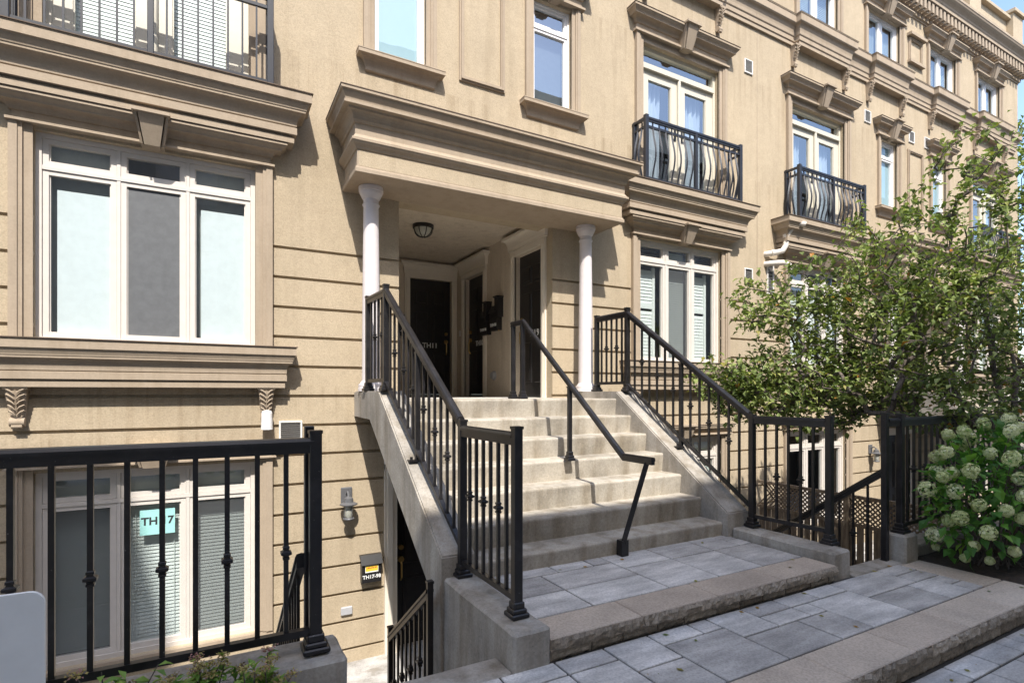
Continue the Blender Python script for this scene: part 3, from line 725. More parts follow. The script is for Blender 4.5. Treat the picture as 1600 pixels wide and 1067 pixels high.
# ---- porch canopy, columns and recess
def porch(a, full):
    mb = MB(); f0 = 5.45
    prof = [(0.012, 2.18), (.022, 2.186), (.022, 2.225), (.012, 2.232), (.010, 2.245), (0, 2.25), (0, 2.41), (.012, 2.415)] + cyma(.015, 2.42, .055, 2.475, 4) + [(.062, 2.48), (.062, 2.505), (.05, 2.51), (.03, 2.54), (.025, 2.55), (.025, 2.655), (.04, 2.66), (.045, 2.675)] + cove(.05, 2.68, .10, 2.755, 5) + [(.105, 2.775), (.155, 2.778), (.155, 2.803), (.142, 2.806)] + cyma(.143, 2.81, .172, 2.885, 5) + [(.192, 2.89), (.192, 2.915)]
    mb.cornice(a - 1.655, a + 1.70, f0, prof)
    cn = obj('canopy', mb, 'stucco_trim', B)
    cp = MB(); cp.cornice(a - 1.655, a + 1.70, f0, [(.192, 2.9155), (.197, 2.917), (.197, 2.925), (-.2, 2.97)]); obj('metal_cap', cp, 'lead_cap', cn)
    fm = MB(); fm.box(a - 1.64, a + 1.685, f0 - .0025, f0 + .01, 2.252, 2.408); obj('fascia_panel', fm, 'stucco', cn)
    for xc in (a - 1.43, a + 1.385):
        c_ = MB(); yc = 5.80; z0 = .075 if True else 0
        sh = [(.094, .075)] + [(.094 - .014 * max(0, (i - 2) / 8) ** 1.3, .10 + i * .195) for i in range(11)]
        prof2 = [(.135, .02), (.135, .055), (.128, .06), (.132, .075), (.128, .095), (.112, .10), (.108, .115), (.095, .13)]
        prof2 += [(.094 - .016 * (i / 10) ** 1.5, .14 + i * .183) for i in range(11)]
        prof2 += [(.088, 1.985), (.09, 1.995), (.078, 2.005), (.079, 2.05), (.088, 2.055), (.10, 2.075), (.112, 2.10), (.118, 2.11), (.118, 2.13), (.128, 2.132), (.128, 2.178)]
        c_.lathe([(r_, z) for r_, z in prof2], (xc, yc, 0), 32)
        shade(obj('column', c_, 'column_white', B), 35)
    # recess walls
    xl, xr, yb, zc = a - 1.05, a + 1.03, 9.30, 2.37; y0 = D + .28
    doors = [(6.30, 7.08), (8.12, 8.92)]
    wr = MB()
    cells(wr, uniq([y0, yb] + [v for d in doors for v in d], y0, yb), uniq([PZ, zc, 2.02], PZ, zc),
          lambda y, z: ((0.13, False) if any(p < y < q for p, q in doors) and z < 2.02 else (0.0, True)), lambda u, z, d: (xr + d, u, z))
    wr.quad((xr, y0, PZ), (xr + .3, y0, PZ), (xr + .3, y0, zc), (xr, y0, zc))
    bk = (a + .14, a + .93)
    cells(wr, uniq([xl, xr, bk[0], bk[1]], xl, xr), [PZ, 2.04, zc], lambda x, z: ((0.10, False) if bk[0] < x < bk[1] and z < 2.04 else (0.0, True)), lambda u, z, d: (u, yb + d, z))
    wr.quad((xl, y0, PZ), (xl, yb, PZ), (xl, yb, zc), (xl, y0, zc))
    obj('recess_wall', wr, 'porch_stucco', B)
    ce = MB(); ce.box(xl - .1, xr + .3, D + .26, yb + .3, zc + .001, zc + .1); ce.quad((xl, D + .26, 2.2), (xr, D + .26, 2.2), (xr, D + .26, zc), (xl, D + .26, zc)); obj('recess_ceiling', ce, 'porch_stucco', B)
    fl = MB(); fl.box(xl - .1, xr + .3, D + .001, yb + .3, PZ - .15, PZ + .002); obj('recess_floor', fl, 'porch_floor', B)
    # back door facing the street
    def door(M, wd, txt, hinge):
        d = MB(); d.M = M; h = 2.09
        d.box(0, wd, 0, .045, .02, h)
        for (px0, px1) in ((.11, wd / 2 - .045), (wd / 2 + .045, wd - .11)):
            for (pz0, pz1) in ((.20, .78), (.92, 1.50), (1.63, 1.88)):
                d.bbox(px0, px1, -.008, .02, pz0, pz1, .007); d.box(px0 + .035, px1 - .035, -.016, .01, pz0 + .035, pz1 - .035)
        d.box(0, wd, -.01, .05, -.02, .018)
        dr = obj('door', d, 'black_paint', B)
        hx = wd - .09 if hinge < 0 else .09
        for zz, rr in ((1.12, .03), (.98, .036)):
            k = MB(); k.M = M; k.tube([(hx, .002, zz), (hx, -.035, zz)], rr, 12); obj('lock' if zz > 1 else 'handle', k, 'brass', dr)
        k = MB(); k.M = M; k.tube([(hx, -.02, .96), (hx, -.05, .93), (hx, -.05, .78), (hx, -.02, .74)], .012, 8); obj('handle', k, 'brass', dr)
        if txt:
            t_ = text_mb(txt, .125, M @ Matrix.Translation((wd * (.5 if hinge < 0 else .57), -.018, .90)) @ FRONT, .003, .002); obj('lettering', t_, 'letter_white', dr)
        return dr
    door(Matrix.Translation((bk[0], yb + .06, PZ + .02)), bk[1] - bk[0], 'TH11' if full else None, -1)
    west = lambda y, x: Matrix.Translation((x, y, PZ + .02)) @ Matrix.Rotation(R(-90), 4, 'Z')
    door(west(doors[1][1], xr + .09), .80, 'TH10' if full else None, 1)
    door(west(doors[0][1], xr + .09), .78, 'TH 9' if full else None, 1)
    tr = MB()
    for x0, x1 in ((bk[0] - .10, bk[0]), (bk[1], bk[1] + .10)): tr.box(x0, x1, yb - .03, yb + .02, PZ, 2.04); tr.box(x0 + .03, x1 - .03, yb - .042, yb - .02, PZ, 2.04)
    tr.box(bk[0] - .10, bk[1] + .10, yb - .032, yb + .02, 2.041, 2.12)
    for p, q in doors:
        for ya, yb2 in ((p - .10, p), (q, q + .10)): tr.box(xr - .03, xr + .02, ya, yb2, PZ, 2.02); tr.box(xr - .042, xr - .02, ya + .03, yb2 - .03, PZ, 2.02)
        tr.box(xr - .032, xr + .02, p - .10, q + .10, 2.021, 2.10)
    obj('door_casing', tr, 'door_trim', B)
    dh = MB(); pf = [(0, 2.105), (.01, 2.105), (.01, 2.14)] + cove(.015, 2.15, .075, 2.27, 5) + [(.085, 2.275), (.085, 2.31)]
    dh.cornice(bk[0] - .10, bk[1] + .10, yb - .035, pf, yw=yb); obj('door_head', dh, 'door_trim', B)
    for p, q in doors:
        dh = MB(); dh.M = Matrix.Translation((xr, 0, 0)) @ Matrix.Rotation(R(-90), 4, 'Z')      # local x -> -y, local y -> +x
        dh.cornice(-(q + .12), -(p - .12), -.035, pf, yw=0.0); obj('door_head', dh, 'door_trim', B)
    # basement door
    bd = Matrix.Translation((a - 1.08, D + .14, BZ + .02)); d = door(bd, .90, None, 1)
    tr = MB(); tr.box(a - 1.22, a - 1.08, D - .035, D + .03, BZ, -.80); tr.box(a - 1.19, a - 1.13, D - .05, D, BZ, -.80); tr.box(a - .18, a - .06, D - .035, D + .03, BZ, -.80); tr.box(a - 1.22, a - .06, D - .037, D + .03, -.86, -.72)
    obj('door_casing', tr, 'door_trim', B)
porch(AX[0], True); porch(AX[1], False)

# ================================================================== STAIRS
def staircase(a, label):
    S = thing('entrance_staircase', (a, 4.6, LZ), label, 'stairs', 'stairs up to the porches')
    st = MB(); poly = [(D - .001, PZ), ]
    for i in range(7):
        y, z = Y0 - i * TRD, PZ - i * RIS; nxt = z - RIS if i < 6 else LZ - .05
        poly += [(y + .03, z), (y + .010, z - .003), (y + .002, z - .011), (y, z - .022), (y + .018, nxt)]
    yb = Y0 - 6 * TRD
    poly += [(yb + .45, LZ - .05), (5.25, -.36), (D - .001, -.36)]
    st.prism(poly, 'x', a - 1.30 + .001, a + 1.27 - .001)
    bm = obj('steps', st, 'step_concrete', S)
    for x0, x1 in ((a - 1.55, a - 1.30), (a + 1.27, a + 1.55)):
        c_ = MB(); r_ = .012
        pl = [(D - .002, .02), (5.05, .02), (3.45 + .015, -1.105), (3.45, -1.118), (3.45, BZ), (3.70, BZ), (3.70, -1.38), (5.38, -.26), (D - .002, -.25)]
        # chamfered top edges: inner loop inset
        c_.prism([(p[0], p[1] - (r_ if p[1] > -1.2 and i < 3 else 0)) for i, p in enumerate(pl)], 'x', x0, x1)
        c_.prism([(D - .003, .02 - r_ - .05), (D - .003, .02), (5.05, .02), (3.462, -1.105), (3.462, -1.105 - r_ - .05), (5.05, .02 - r_ - .05)], 'x', x0 + r_, x1 - r_)
        obj('cheek_wall', c_, 'concrete', S)
    return S
staircase(AX[0], 'wide concrete stairs with seven steps in front of the nearest porch')
staircase(AX[1], 'farther concrete stairs behind the leafy tree')

def basement_stairs(x0, x1, y0, label):
    S = thing('basement_stairs', ((x0 + x1) / 2, y0 + 1, BZ), label, 'stairs', 'stairs down to the basement doors')
    m_ = MB(); poly = [(y0 - .15, P1 - .004), (y0, P1 - .004)]
    n = 8; r_ = (P1 - BZ) / n
    for i in range(n):
        poly += [(y0 + i * .26, P1 - .004 - (i + 1) * r_ + .004), (y0 + (i + 1) * .26, P1 - (i + 1) * r_)] if i < n - 1 else [(y0 + i * .26, BZ + .001)]
    poly += [(y0 - .15, BZ + .001)]
    m_.prism(poly, 'x', x0, x1); obj('steps', m_, 'concrete', S)
basement_stairs(.47, 1.345, 2.62, 'concrete steps going down on the left of the main stairs')
basement_stairs(4.46, 5.16, 2.60, 'concrete steps going down on the right of the main stairs')

def low_wall(x0, x1, y0, y1, ztop, zbot, label, rough=.012):
    m_ = MB(); m_.bbox(x0, x1, y0, y1, zbot, ztop, .016)
    me = obj('low_wall', m_, 'concrete')
    bm = bmesh.new(); bm.from_mesh(me.data); bmesh.ops.subdivide_edges(bm, edges=bm.edges[:], cuts=6, use_grid_fill=True)
    for v in bm.verts:
        if v.co.z > zbot + .01:
            q = mnoise.noise_vector(v.co * 9) * rough * .35 + mnoise.noise_vector(v.co * 2.5) * rough * .4; v.co += q
    bm.to_mesh(me.data); bm.free()
    return tag(me, label, 'low wall')
low_wall(1.362, 1.588, 2.46, 3.449, -1.25, BZ, 'low concrete wall on the left of the landing, below the short railing')
low_wall(4.225, 4.452, 2.50, 3.449, -1.245, BZ, 'low chipped concrete wall on the right of the landing')
low_wall(-6.0, .56, 2.66, 2.96, -1.26, BZ, 'concrete wall under the foreground railing at the left')
low_wall(5.17, 5.38, 2.45, 2.635, -1.22, BZ, 'square concrete pedestal beside the hydrangea')
low_wall(5.385, 11.2, 2.52, 2.74, -1.36, BZ, 'concrete wall under the railing behind the hydrangea')

# ================================================================== GROUND AND PAVING
m_ = MB(); m_.quad((-220, -220, -3.02), (260, -220, -3.02), (260, 260, -3.02), (-220, 260, -3.02)); struct('ground', m_, 'soil')
m_ = MB(); m_.box(-6, 20, 2.3, D + .3, BZ - .08, BZ); struct('patio', m_, 'patio_concrete')
def slab_layout(x0, x1, y0, y1, u, sizes, rng):
    nx, ny = int(round((x1 - x0) / u)), int(round((y1 - y0) / u)); ux, uy = (x1 - x0) / nx, (y1 - y0) / ny
    used = [[False] * ny for _ in range(nx)]; out = []
    for j in range(ny):
        for i in range(nx):
            if used[i][j]: continue
            opts = sizes[:]; rng.shuffle(opts)
            for (a, b_) in opts + [(1, 1)]:
                if i + a <= nx and j + b_ <= ny and not any(used[p][q] for p in range(i, i + a) for q in range(j, j + b_)):
                    for p in range(i, i + a):
                        for q in range(j, j + b_): used[p][q] = True
                    out.append((x0 + i * ux, x0 + (i + a) * ux, y0 + j * uy, y0 + (j + b_) * uy)); break
    return out
SZ = [(2, 2), (3, 2), (2, 3), (3, 3), (2, 2), (3, 2), (2, 1), (4, 2)]
def pave(mb, x0, x1, y0, y1, z, rng, u=.165, th=.05, gap=.0065):
    for (a, b_, c_, d) in slab_layout(x0, x1, y0, y1, u, SZ, rng):
        tn = min(1, max(0, rng.gauss(.5, .32)))
        mb.bbox(a + gap, b_ - gap, c_ + gap, d - gap, z - th, z + rng.uniform(-.0012, .0012), .004, tn)
def coping(mb, x0, x1, y0, y1, z, n, rng, along='x', th=.075, gap=.003):
    for i in range(n):
        if along == 'x': a, b_ = x0 + (x1 - x0) * i / n, x0 + (x1 - x0) * (i + 1) / n; mb.bbox(a + gap, b_ - gap, y0, y1 - gap, z - th, z, .006, rng.random())
        else: a, b_ = y0 + (y1 - y0) * i / n, y0 + (y1 - y0) * (i + 1) / n; mb.bbox(x0 + gap, x1, a + gap, b_ - gap, z - th, z, .006, rng.random())
def rock_course(mb, x0, x1, y, z0, z1, blk, rng, amp=.019):
    """split-faced stone course facing -y"""
    x = x0
    while x < x1 - .01:
        b_ = min(x1, x + blk * rng.uniform(.85, 1.15)); nx, nz = max(4, int((b_ - x) / .018)), max(3, int((z1 - z0) / .016)); tn = rng.random()
        vs = []
        for j in range(nz + 1):
            for i in range(nx + 1):
                px, pz = x + .003 + (b_ - x - .006) * i / nx, z0 + (z1 - z0) * j / nz
                e = 0 if 0 < i < nx and 0 < j < nz else .010
                p = Vector((px * 24, y * 24, pz * 24)); vs.append((px, y - amp * (0.6 + mnoise.noise(p) + .5 * mnoise.noise(p * 2.7)) + e, pz))
        fs = [(j * (nx + 1) + i, j * (nx + 1) + i + 1, (j + 1) * (nx + 1) + i + 1, (j + 1) * (nx + 1) + i) for j in range(nz) for i in range(nx)]
        mb.add(vs, fs, tn)
        mb.box(x + .003, b_ - .003, y + .008, y + .10, z0, z1 - .0005, tn)
        x = b_
rng = random.Random(11)
# landing
m_ = MB(); m_.box(1.60, 4.215, 2.50, 3.56, LZ - .14, LZ - .012); struct('landing_base', m_, 'joint_sand')
m_ = MB(); pave(m_, 1.60, 4.21, 2.745, 3.535, LZ, rng); struct('landing_paving', m_, 'paver_grey')
m_ = MB(); coping(m_, 1.592, 4.22, 2.478, 2.745, LZ, 4, rng); struct('landing_coping', m_, 'paver_tan')
m_ = MB(); rock_course(m_, 1.592, 4.22, 2.472, LZ - .07, LZ - .004, .66, rng); rock_course(m_, 1.592, 4.22, 2.492, P1 - .01, LZ - .078, .26, rng, .009); struct('landing_riser', m_, 'rock_face')
# terrace
m_ = MB(); m_.box(-6.0, 1.36, 1.63, 2.655, BZ - .05, P1 - .012); m_.box(1.36, 4.46, 1.63, 2.62, BZ - .05, P1 - .013); m_.box(4.46, 5.38, 1.63, 2.595, BZ - .05, P1 - .012); struct('terrace_base', m_, 'joint_sand')
m_ = MB(); pave(m_, -1.2, 5.085, 1.875, 2.472, P1, rng); pave(m_, -6.0, -1.2, 1.875, 2.472, P1, rng)
struct('terrace_paving', m_, 'paver_grey')
m_ = MB(); m_.bbox(.565, 1.36, 2.476, 2.66, P1 - .05, P1 + .002, .006, .3); m_.bbox(4.456, 5.165, 2.476, 2.64, P1 - .05, P1 + .002, .006, .4); struct('stair_edge_stone', m_, 'concrete')
m_ = MB(); coping(m_, -6.02, 5.38, 1.59, 1.875, P1, 18, rng); coping(m_, 5.087, 5.38, 1.877, 2.45, P1, 1, rng, 'y'); struct('terrace_coping', m_, 'paver_tan')
m_ = MB(); rock_course(m_, -2.0, 5.38, 1.586, P1 - .07, P1 - .004, .62, rng); rock_course(m_, -2.0, 5.38, 1.606, P0 - .01, P1 - .078, .27, rng, .009); struct('terrace_riser', m_, 'rock_face')
# courtyard
m_ = MB(); m_.box(-26, 40, -26, 1.63, -3.0, P0 - .012); struct('courtyard_base', m_, 'joint_sand')
m_ = MB(); pave(m_, -3.0, 9.0, -1.2, 1.585, P0, rng); m_.box(-26, 40, -26, -1.205, P0 - .05, P0 - .001, .5); m_.box(-26, -3.005, -1.2, 1.62, P0 - .05, P0 - .001, .45); m_.box(9.005, 40, -1.2, 1.62, P0 - .05, P0 - .001, .55); struct('courtyard_paving', m_, 'paver_grey')
# planting bed on the right
m_ = MB(); nx, ny = 40, 12; vs = []
for j in range(ny + 1):
    for i in range(nx + 1):
        x, y = 5.382 + i * .15, 1.63 + j * .0735; vs.append((x, y, P1 - .01 + .03 * mnoise.noise(Vector((x * 3, y * 3, 0)))))
m_.add(vs, [(j * (nx + 1) + i, j * (nx + 1) + i + 1, (j + 1) * (nx + 1) + i + 1, (j + 1) * (nx + 1) + i) for j in range(ny) for i in range(nx)]); struct('planting_bed', m_, 'soil')
m_ = MB(); m_.box(5.385, 11.4, 1.592, 1.625, P0 - .3, P1 + .005); struct('bed_kerb', m_, 'concrete')
m_ = MB()
vs = []
for j in range(7):
    for i in range(31):
        x, y = -6 + i * .2, 2.475 + j * .03; vs.append((x, y, P1 + .012 + .02 * mnoise.noise(Vector((x * 4, y * 4, 2)))))
m_.add(vs, [(j * 31 + i, j * 31 + i + 1, (j + 1) * 31 + i + 1, (j + 1) * 31 + i) for j in range(6) for i in range(30)]); struct('planting_strip', m_, 'soil')

# ================================================================== RAILINGS
RB = 'railing_black'
def r_post(T, x, y, z0, z1, w_=.026, base=True, foot=.055):
    p = MB(); p.bbox(x - w_, x + w_, y - w_, y + w_, z0, z1, .004)
    p.box(x - w_ - .003, x + w_ + .003, y - w_ - .003, y + w_ + .003, z1 - .012, z1 + .004)
    po = obj('post', p, RB, T)
    if base:
        q = MB(); q.bbox(x - foot, x + foot, y - foot, y + foot, z0 - .002, z0 + .026, .006); q.bbox(x - foot * .8, x + foot * .8, y - foot * .8, y + foot * .8, z0 + .024, z0 + .05, .006); q.bbox(x - foot * .62, x + foot * .62, y - foot * .62, y + foot * .62, z0 + .048, z0 + .085, .005)
        obj('base_plate', q, RB, po)
    return po
def r_toprail(T, p0, p1, name='top_rail', w_=.058, h_=.075):
    m_ = MB(); p0 = Vector(p0); p1 = Vector(p1)
    m_.bar(p0, p1, w_ * .74, h_ - .033, -h_)          # channel
    d = (p1 - p0); n = Vector((-d.y, d.x, 0)).normalized()
    ring = [(-.5, -.033), (-.5, -.018), (-.36, -.004), (0, 0), (.36, -.004), (.5, -.018), (.5, -.033)]
    vs = [p0 + n * (a * w_) + Vector((0, 0, z)) for a, z in ring] + [p1 + n * (a * w_) + Vector((0, 0, z)) for a, z in ring]
    k = len(ring); fs = [(i, i + 1, i + 1 + k, i + k) for i in range(k - 1)] + [(k - 1, 0, k, 2 * k - 1), tuple(range(k)), tuple(range(2 * k - 1, k - 1, -1))]
    m_.add(vs, fs); return obj(name, m_, RB, T)
def r_panel(T, p0, p1, htop, hbot, n, first=0, bw=.0095, kz=.5, ends=(0.5, 0.5), brackets=False):
    """rails and balusters between two foot points p0,p1; htop/hbot above the line"""
    p0 = Vector(p0); p1 = Vector(p1)
    r_toprail(T, p0 + Vector((0, 0, htop)), p1 + Vector((0, 0, htop)))
    m_ = MB(); m_.bar(p0 + Vector((0, 0, hbot)), p1 + Vector((0, 0, hbot)), .036, .034, -.017); obj('bottom_rail', m_, RB, T)
    for i in range(n):
        tt = (i + ends[0]) / (n - 1 + ends[0] + ends[1]); q = p0.lerp(p1, tt)
        b_ = MB(); b_.box(q.x - bw, q.x + bw, q.y - bw, q.y + bw, q.z + hbot + .005, q.z + htop - .07)
        if (i + first) % 2: knuckle(b_, q.x, q.y, q.z + hbot + (htop - hbot) * kz, .0165)
        obj('baluster', b_, RB, T)

# left stair railing
T = thing('stair_railing', (1.45, 4.2, -.5), 'black railing going up the left side of the main stairs', 'railing', 'black railings around the main stairs')
zA, zB = .022, -1.248
r_post(T, 1.385, 5.58, zA, .985); r_post(T, 1.41, 5.02, zA, 1.01); r_panel(T, (1.385, 5.58, zA), (1.41, 5.02, zA), .955, .10, 4, 0, ends=(1, 1))
r_post(T, 1.49, 3.42, zB, -.185)
r_panel(T, (1.41, 5.0, zA), (1.488, 3.44, -1.115), .955, .075, 13, 0, kz=.48, ends=(1, 1))
r_post(T, 1.452, 4.24, -.54, .33, .02, False)
b_ = MB(); b_.box(1.37, 1.46, 4.20, 4.28, -.553, -.537); b_.tube([(1.40, 4.24, -.54), (1.40, 4.24, -.515)], .012, 8); obj('bracket', b_, RB, T)
# short return on the low wall
T = thing('landing_railing', (1.49, 3.0, zB), 'short black railing on the low wall left of the landing', 'railing', 'black railings around the main stairs')
r_post(T, 1.49, 2.66, zB, -.19)
r_panel(T, (1.49, 3.40, zB), (1.49, 2.68, zB), 1.03, .10, 6, 1, kz=.5, ends=(1, 1))
# right stair railing
T = thing('stair_railing', (4.36, 4.2, -.5), 'black railing going up the right side of the main stairs', 'railing', 'black railings around the main stairs')
r_post(T, 4.30, 5.58, zA, .985); r_post(T, 4.31, 5.01, zA, 1.01); r_panel(T, (4.30, 5.58, zA), (4.31, 5.01, zA), .955, .10, 5, 0, ends=(1, 1))
r_post(T, 4.39, 3.36, -1.238, -.20)
r_panel(T, (4.31, 5.0, zA), (4.388, 3.38, -1.125), .955, .075, 13, 0, kz=.48, ends=(1, 1))
r_post(T, 4.352, 4.20, -.56, .31, .02, False)
b_ = MB(); b_.box(4.27, 4.36, 4.16, 4.24, -.575, -.56); b_.tube([(4.30, 4.20, -.56), (4.30, 4.20, -.535)], .012, 8); obj('bracket', b_, RB, T)
T = thing('landing_railing', (4.43, 3.0, -1.238), 'short black railing on the low wall right of the landing', 'railing', 'black railings around the main stairs')
r_post(T, 4.455, 2.675, -1.245, -.19)
r_panel(T, (4.395, 3.34, -1.238), (4.453, 2.70, -1.238), 1.03, .10, 5, 0, kz=.42, ends=(1, 1))
# middle handrail
T = thing('handrail', (2.94, 4.3, PZ), 'black handrail down the middle of the main stairs', 'handrail')
r_post(T, 2.94, 5.33, PZ, .75, .021, True, .045); r_post(T, 2.94, 5.12, PZ, .75, .021, True, .045); r_post(T, 2.94, 4.23, PZ - 3 * RIS, .06, .019, True, .042)
r_toprail(T, (2.94, 5.36, .80), (2.94, 5.10, .80), w_=.044, h_=.06); r_toprail(T, (2.94, 5.10, .80), (2.94, 3.46, -.49), w_=.044, h_=.06); r_toprail(T, (2.94, 3.46, -.49), (2.94, 3.12, -.49), w_=.044, h_=.06)
p = MB(); p.tube([(2.94, 3.19, -.54), (2.94, 3.475, -1.25)], .028, 4); p.box(2.905, 2.975, 3.44, 3.505, LZ + .002, -1.20); obj('post', p, RB, T)
# foreground railing at the left
T = thing('terrace_railing', (-.3, 2.79, -1.26), 'long black foreground railing in front of the basement window', 'railing', 'black railings along the sunken patios')
r_post(T, .435, 2.79, -1.25, -.185, .028, True, .062)
r_panel(T, (-1.81, 2.79, -1.26), (.427, 2.79, -1.26), 1.045, .105, 17, 1, bw=.0105, kz=.42, ends=(1, 1)); r_post(T, -1.84, 2.79, -1.25, -.185, .028, True, .062)
p = MB(); p.bbox(.398, .442, 2.86, 2.91, -1.25, -.165, .004); obj('post', p, RB, T)
# railing behind the hydrangea
T = thing('terrace_railing', (6.3, 2.62, -1.22), 'black railing behind the hydrangea at the right', 'railing', 'black railings along the sunken patios')
r_post(T, 5.275, 2.542, -1.22, -.185, .026, True, .058); r_post(T, 6.55, 2.62, -1.36, -.20, .026); r_post(T, 7.85, 2.62, -1.36, -.20, .026)
r_panel(T, (5.295, 2.546, -1.26), (6.53, 2.62, -1.26), 1.045, .105, 9, 0, ends=(1, 1)); r_panel(T, (6.57, 2.62, -1.26), (7.83, 2.62, -1.26), 1.045, .105, 9, 0, ends=(1, 1))
# basement stair rails
def down_rail(x, y0, z0, y1, z1, n, label, wood=False, posts=(True, True)):
    T = thing('basement_railing', (x, (y0 + y1) / 2, BZ), label, 'railing', 'railings of the steps to the basement')
    if posts[0]: r_post(T, x, y0, z0 - .92 if posts[0] is True else posts[0], z0 + .04, .02, False)
    if posts[1]: r_post(T, x, y1, z1 - .9, z1 + .05, .022, False)
    r_panel(T, (x, y0, z0 - .92), (x, y1, z1 - .92), .92, .12, n, 0, bw=.008, kz=.45, ends=(1, 1)); return T
down_rail(.385, 2.90, -.80, 4.42, -1.98, 13, 'sloping black railing partly behind the foreground railing post', posts=(False, True))
down_rail(1.27, 3.46, -1.30, 4.38, -1.96, 8, 'sloping railing in front of the basement door under the stairs')
down_rail(5.11, 2.60, -.65, 4.35, -1.92, 13, 'sloping black railing between the landing and the pedestal', posts=(False, True))
T = thing('gate_post', (5.12, 2.58, P1), 'tall black post touching the pedestal post', 'post'); r_post(T, 5.10, 2.578, -2.2, -.175, .024, False); r_toprail(T, (5.12, 2.575, -.215), (5.252, 2.55, -.215))

# ================================================================== SMALL THINGS ON THE WALLS
def vent(x, z, w_, h, label, louvre=9):
    V = thing('wall_vent', (x, D, z), label, 'vent', 'white square vents on the facade')
    m_ = MB(); f = .018
    m_.bbox(x - w_ / 2, x - w_ / 2 + f, D - .022, D + .005, z - h / 2, z + h / 2, .003); m_.bbox(x + w_ / 2 - f, x + w_ / 2, D - .022, D + .005, z - h / 2, z + h / 2, .003)
    m_.bbox(x - w_ / 2 + f, x + w_ / 2 - f, D - .021, D + .005, z + h / 2 - f, z + h / 2, .003); m_.bbox(x - w_ / 2 + f, x + w_ / 2 - f, D - .021, D + .005, z - h / 2, z - h / 2 + f, .003)
    obj('frame', m_, 'plastic_white', V)
    g_ = MB(); slats(g_, x - w_ / 2 + f, x + w_ / 2 - f, z - h / 2 + f, z + h / 2 - f, D - .010, (h - 2 * f) / louvre, .014, R(-40)); obj('louvres', g_, 'plastic_white', V)
    k = MB(); k.box(x - w_ / 2 + f, x + w_ / 2 - f, D - .003, D + .004, z - h / 2 + f, z + h / 2 - f); obj('duct', k, 'vent_dark', V)
vent(.70, -.40, .225, .225, 'white louvred vent on the wall above the foreground railing post')
vent(7.80, 5.42, .20, .23, 'small square vent right of the second balcony door, high up')
vent(7.80, 1.95, .20, .24, 'small square vent right of the shuttered window')
vent(11.32, 5.45, .22, .24, 'small square vent right of the third balcony door')
vent(12.98, 5.42, .22, .24, 'small square vent beside the head of the narrow window, left of a pair')
vent(13.62, 5.43, .22, .24, 'small square vent over the blind panel, right of a pair')
vent(8.36, 1.97, .17, .56, 'tall narrow vent below the white pipes')
# white pipes
T = thing('vent_pipe', (8.5, D, 2.6), 'bent white plastic pipes on the wall left of the third balcony', 'pipe')
m_ = MB(); m_.tube([(8.80, 5.70, 2.86), (8.72, 5.76, 2.88), (8.62, 5.83, 2.80), (8.56, 5.88, 2.68), (8.56, 5.89, 2.52), (8.50, 5.91, 2.42), (8.36, 5.94, 2.38), (8.26, 5.98, 2.36), (8.24, D + .01, 2.36)], .047, 14); shade(obj('upper_pipe', m_, 'pipe_white', T), 50)
m_ = MB(); m_.tube([(8.24, D + .01, 2.19), (8.26, 5.97, 2.19), (8.36, 5.91, 2.20), (8.48, 5.87, 2.21), (8.57, 5.84, 2.17), (8.60, 5.83, 2.06)], .046, 14); shade(obj('lower_pipe', m_, 'pipe_white', T), 50)
m_ = MB(); m_.tube([(8.56, 5.888, 2.70), (8.56, 5.888, 2.64)], .054, 14); m_.tube([(8.33, 5.945, 2.375), (8.28, 5.965, 2.365)], .054, 14); obj('collar', m_, 'pipe_white', T)
# white capped pipe beside the corbel
T = thing('flood_sensor', (.47, D, -.28), 'short white cylinder fixed on the wall beside the right corbel', 'wall fitting')
m_ = MB(); m_.tube([(.47, D - .075, -.20), (.47, D - .075, -.365)], [.05, .055], 20); m_.lathe([(.05, 0), (.044, .018), (.02, .028)], (.47, D - .075, -.20), 20); shade(obj('housing', m_, 'bright_white', T), 40)
m_ = MB(); m_.tube([(.47, D + .005, -.25), (.47, D - .05, -.25)], .018, 10); obj('arm', m_, 'bright_white', T)

def mailbox(x, y, z, w_, h, txt, label, facing='front', sticker=False, mount=None):
    V = thing('mailbox', (x, y, z), label, 'mailbox', 'black mailboxes')
    M = (Matrix.Translation((x, y, z)) if facing == 'front' else Matrix.Translation((x, y, z)) @ Matrix.Rotation(R(-90), 4, 'Z'))
    m_ = MB(); m_.M = M; d = .085
    m_.prism([(0, -h / 2), (-d, -h / 2), (-d - .004, h * .18), (-d * .55, h / 2), (0, h / 2)], 'x', -w_ / 2, w_ / 2); obj('box', m_, 'mailbox_black', V)
    m_ = MB(); m_.M = M; m_.prism([(.0, h / 2 + .014), (.0, h / 2 + .002), (-d * .6, h / 2 + .002), (-d - .022, h * .20), (-d - .026, h * .22), (-d * .62, h / 2 + .014)], 'x', -w_ / 2 - .012, w_ / 2 + .012); obj('lid', m_, 'mailbox_black', V)
    if txt: obj('lettering', text_mb(txt, w_ * .26, M @ Matrix.Translation((0, -d - .0035, -h * .28)) @ FRONT, .002, .0012), 'letter_white', V)
    if sticker:
        s_ = MB(); s_.M = M; s_.box(-w_ * .34, w_ * .34, -d - .0055, -d - .001, -h * .10, h * .17); obj('sticker', s_, 'sticker_white', V)
        s_ = MB(); s_.M = M; s_.box(-w_ * .32, w_ * .32, -d - .0068, -d - .004, -h * .05, h * .15); obj('sticker_band', s_, 'sticker_yellow', V)
        s_ = MB(); s_.M = M
        for q in range(9):
            s_.box(-w_ * .27 + q * w_ * .06, -w_ * .27 + q * w_ * .06 + w_ * (.03 + .015 * (q % 2)), -d - .0085, -d - .006, h * .055, h * (.085 + .012 * (q % 3)))
        obj('sticker_marks', s_, 'sticker_red', V)
    return V
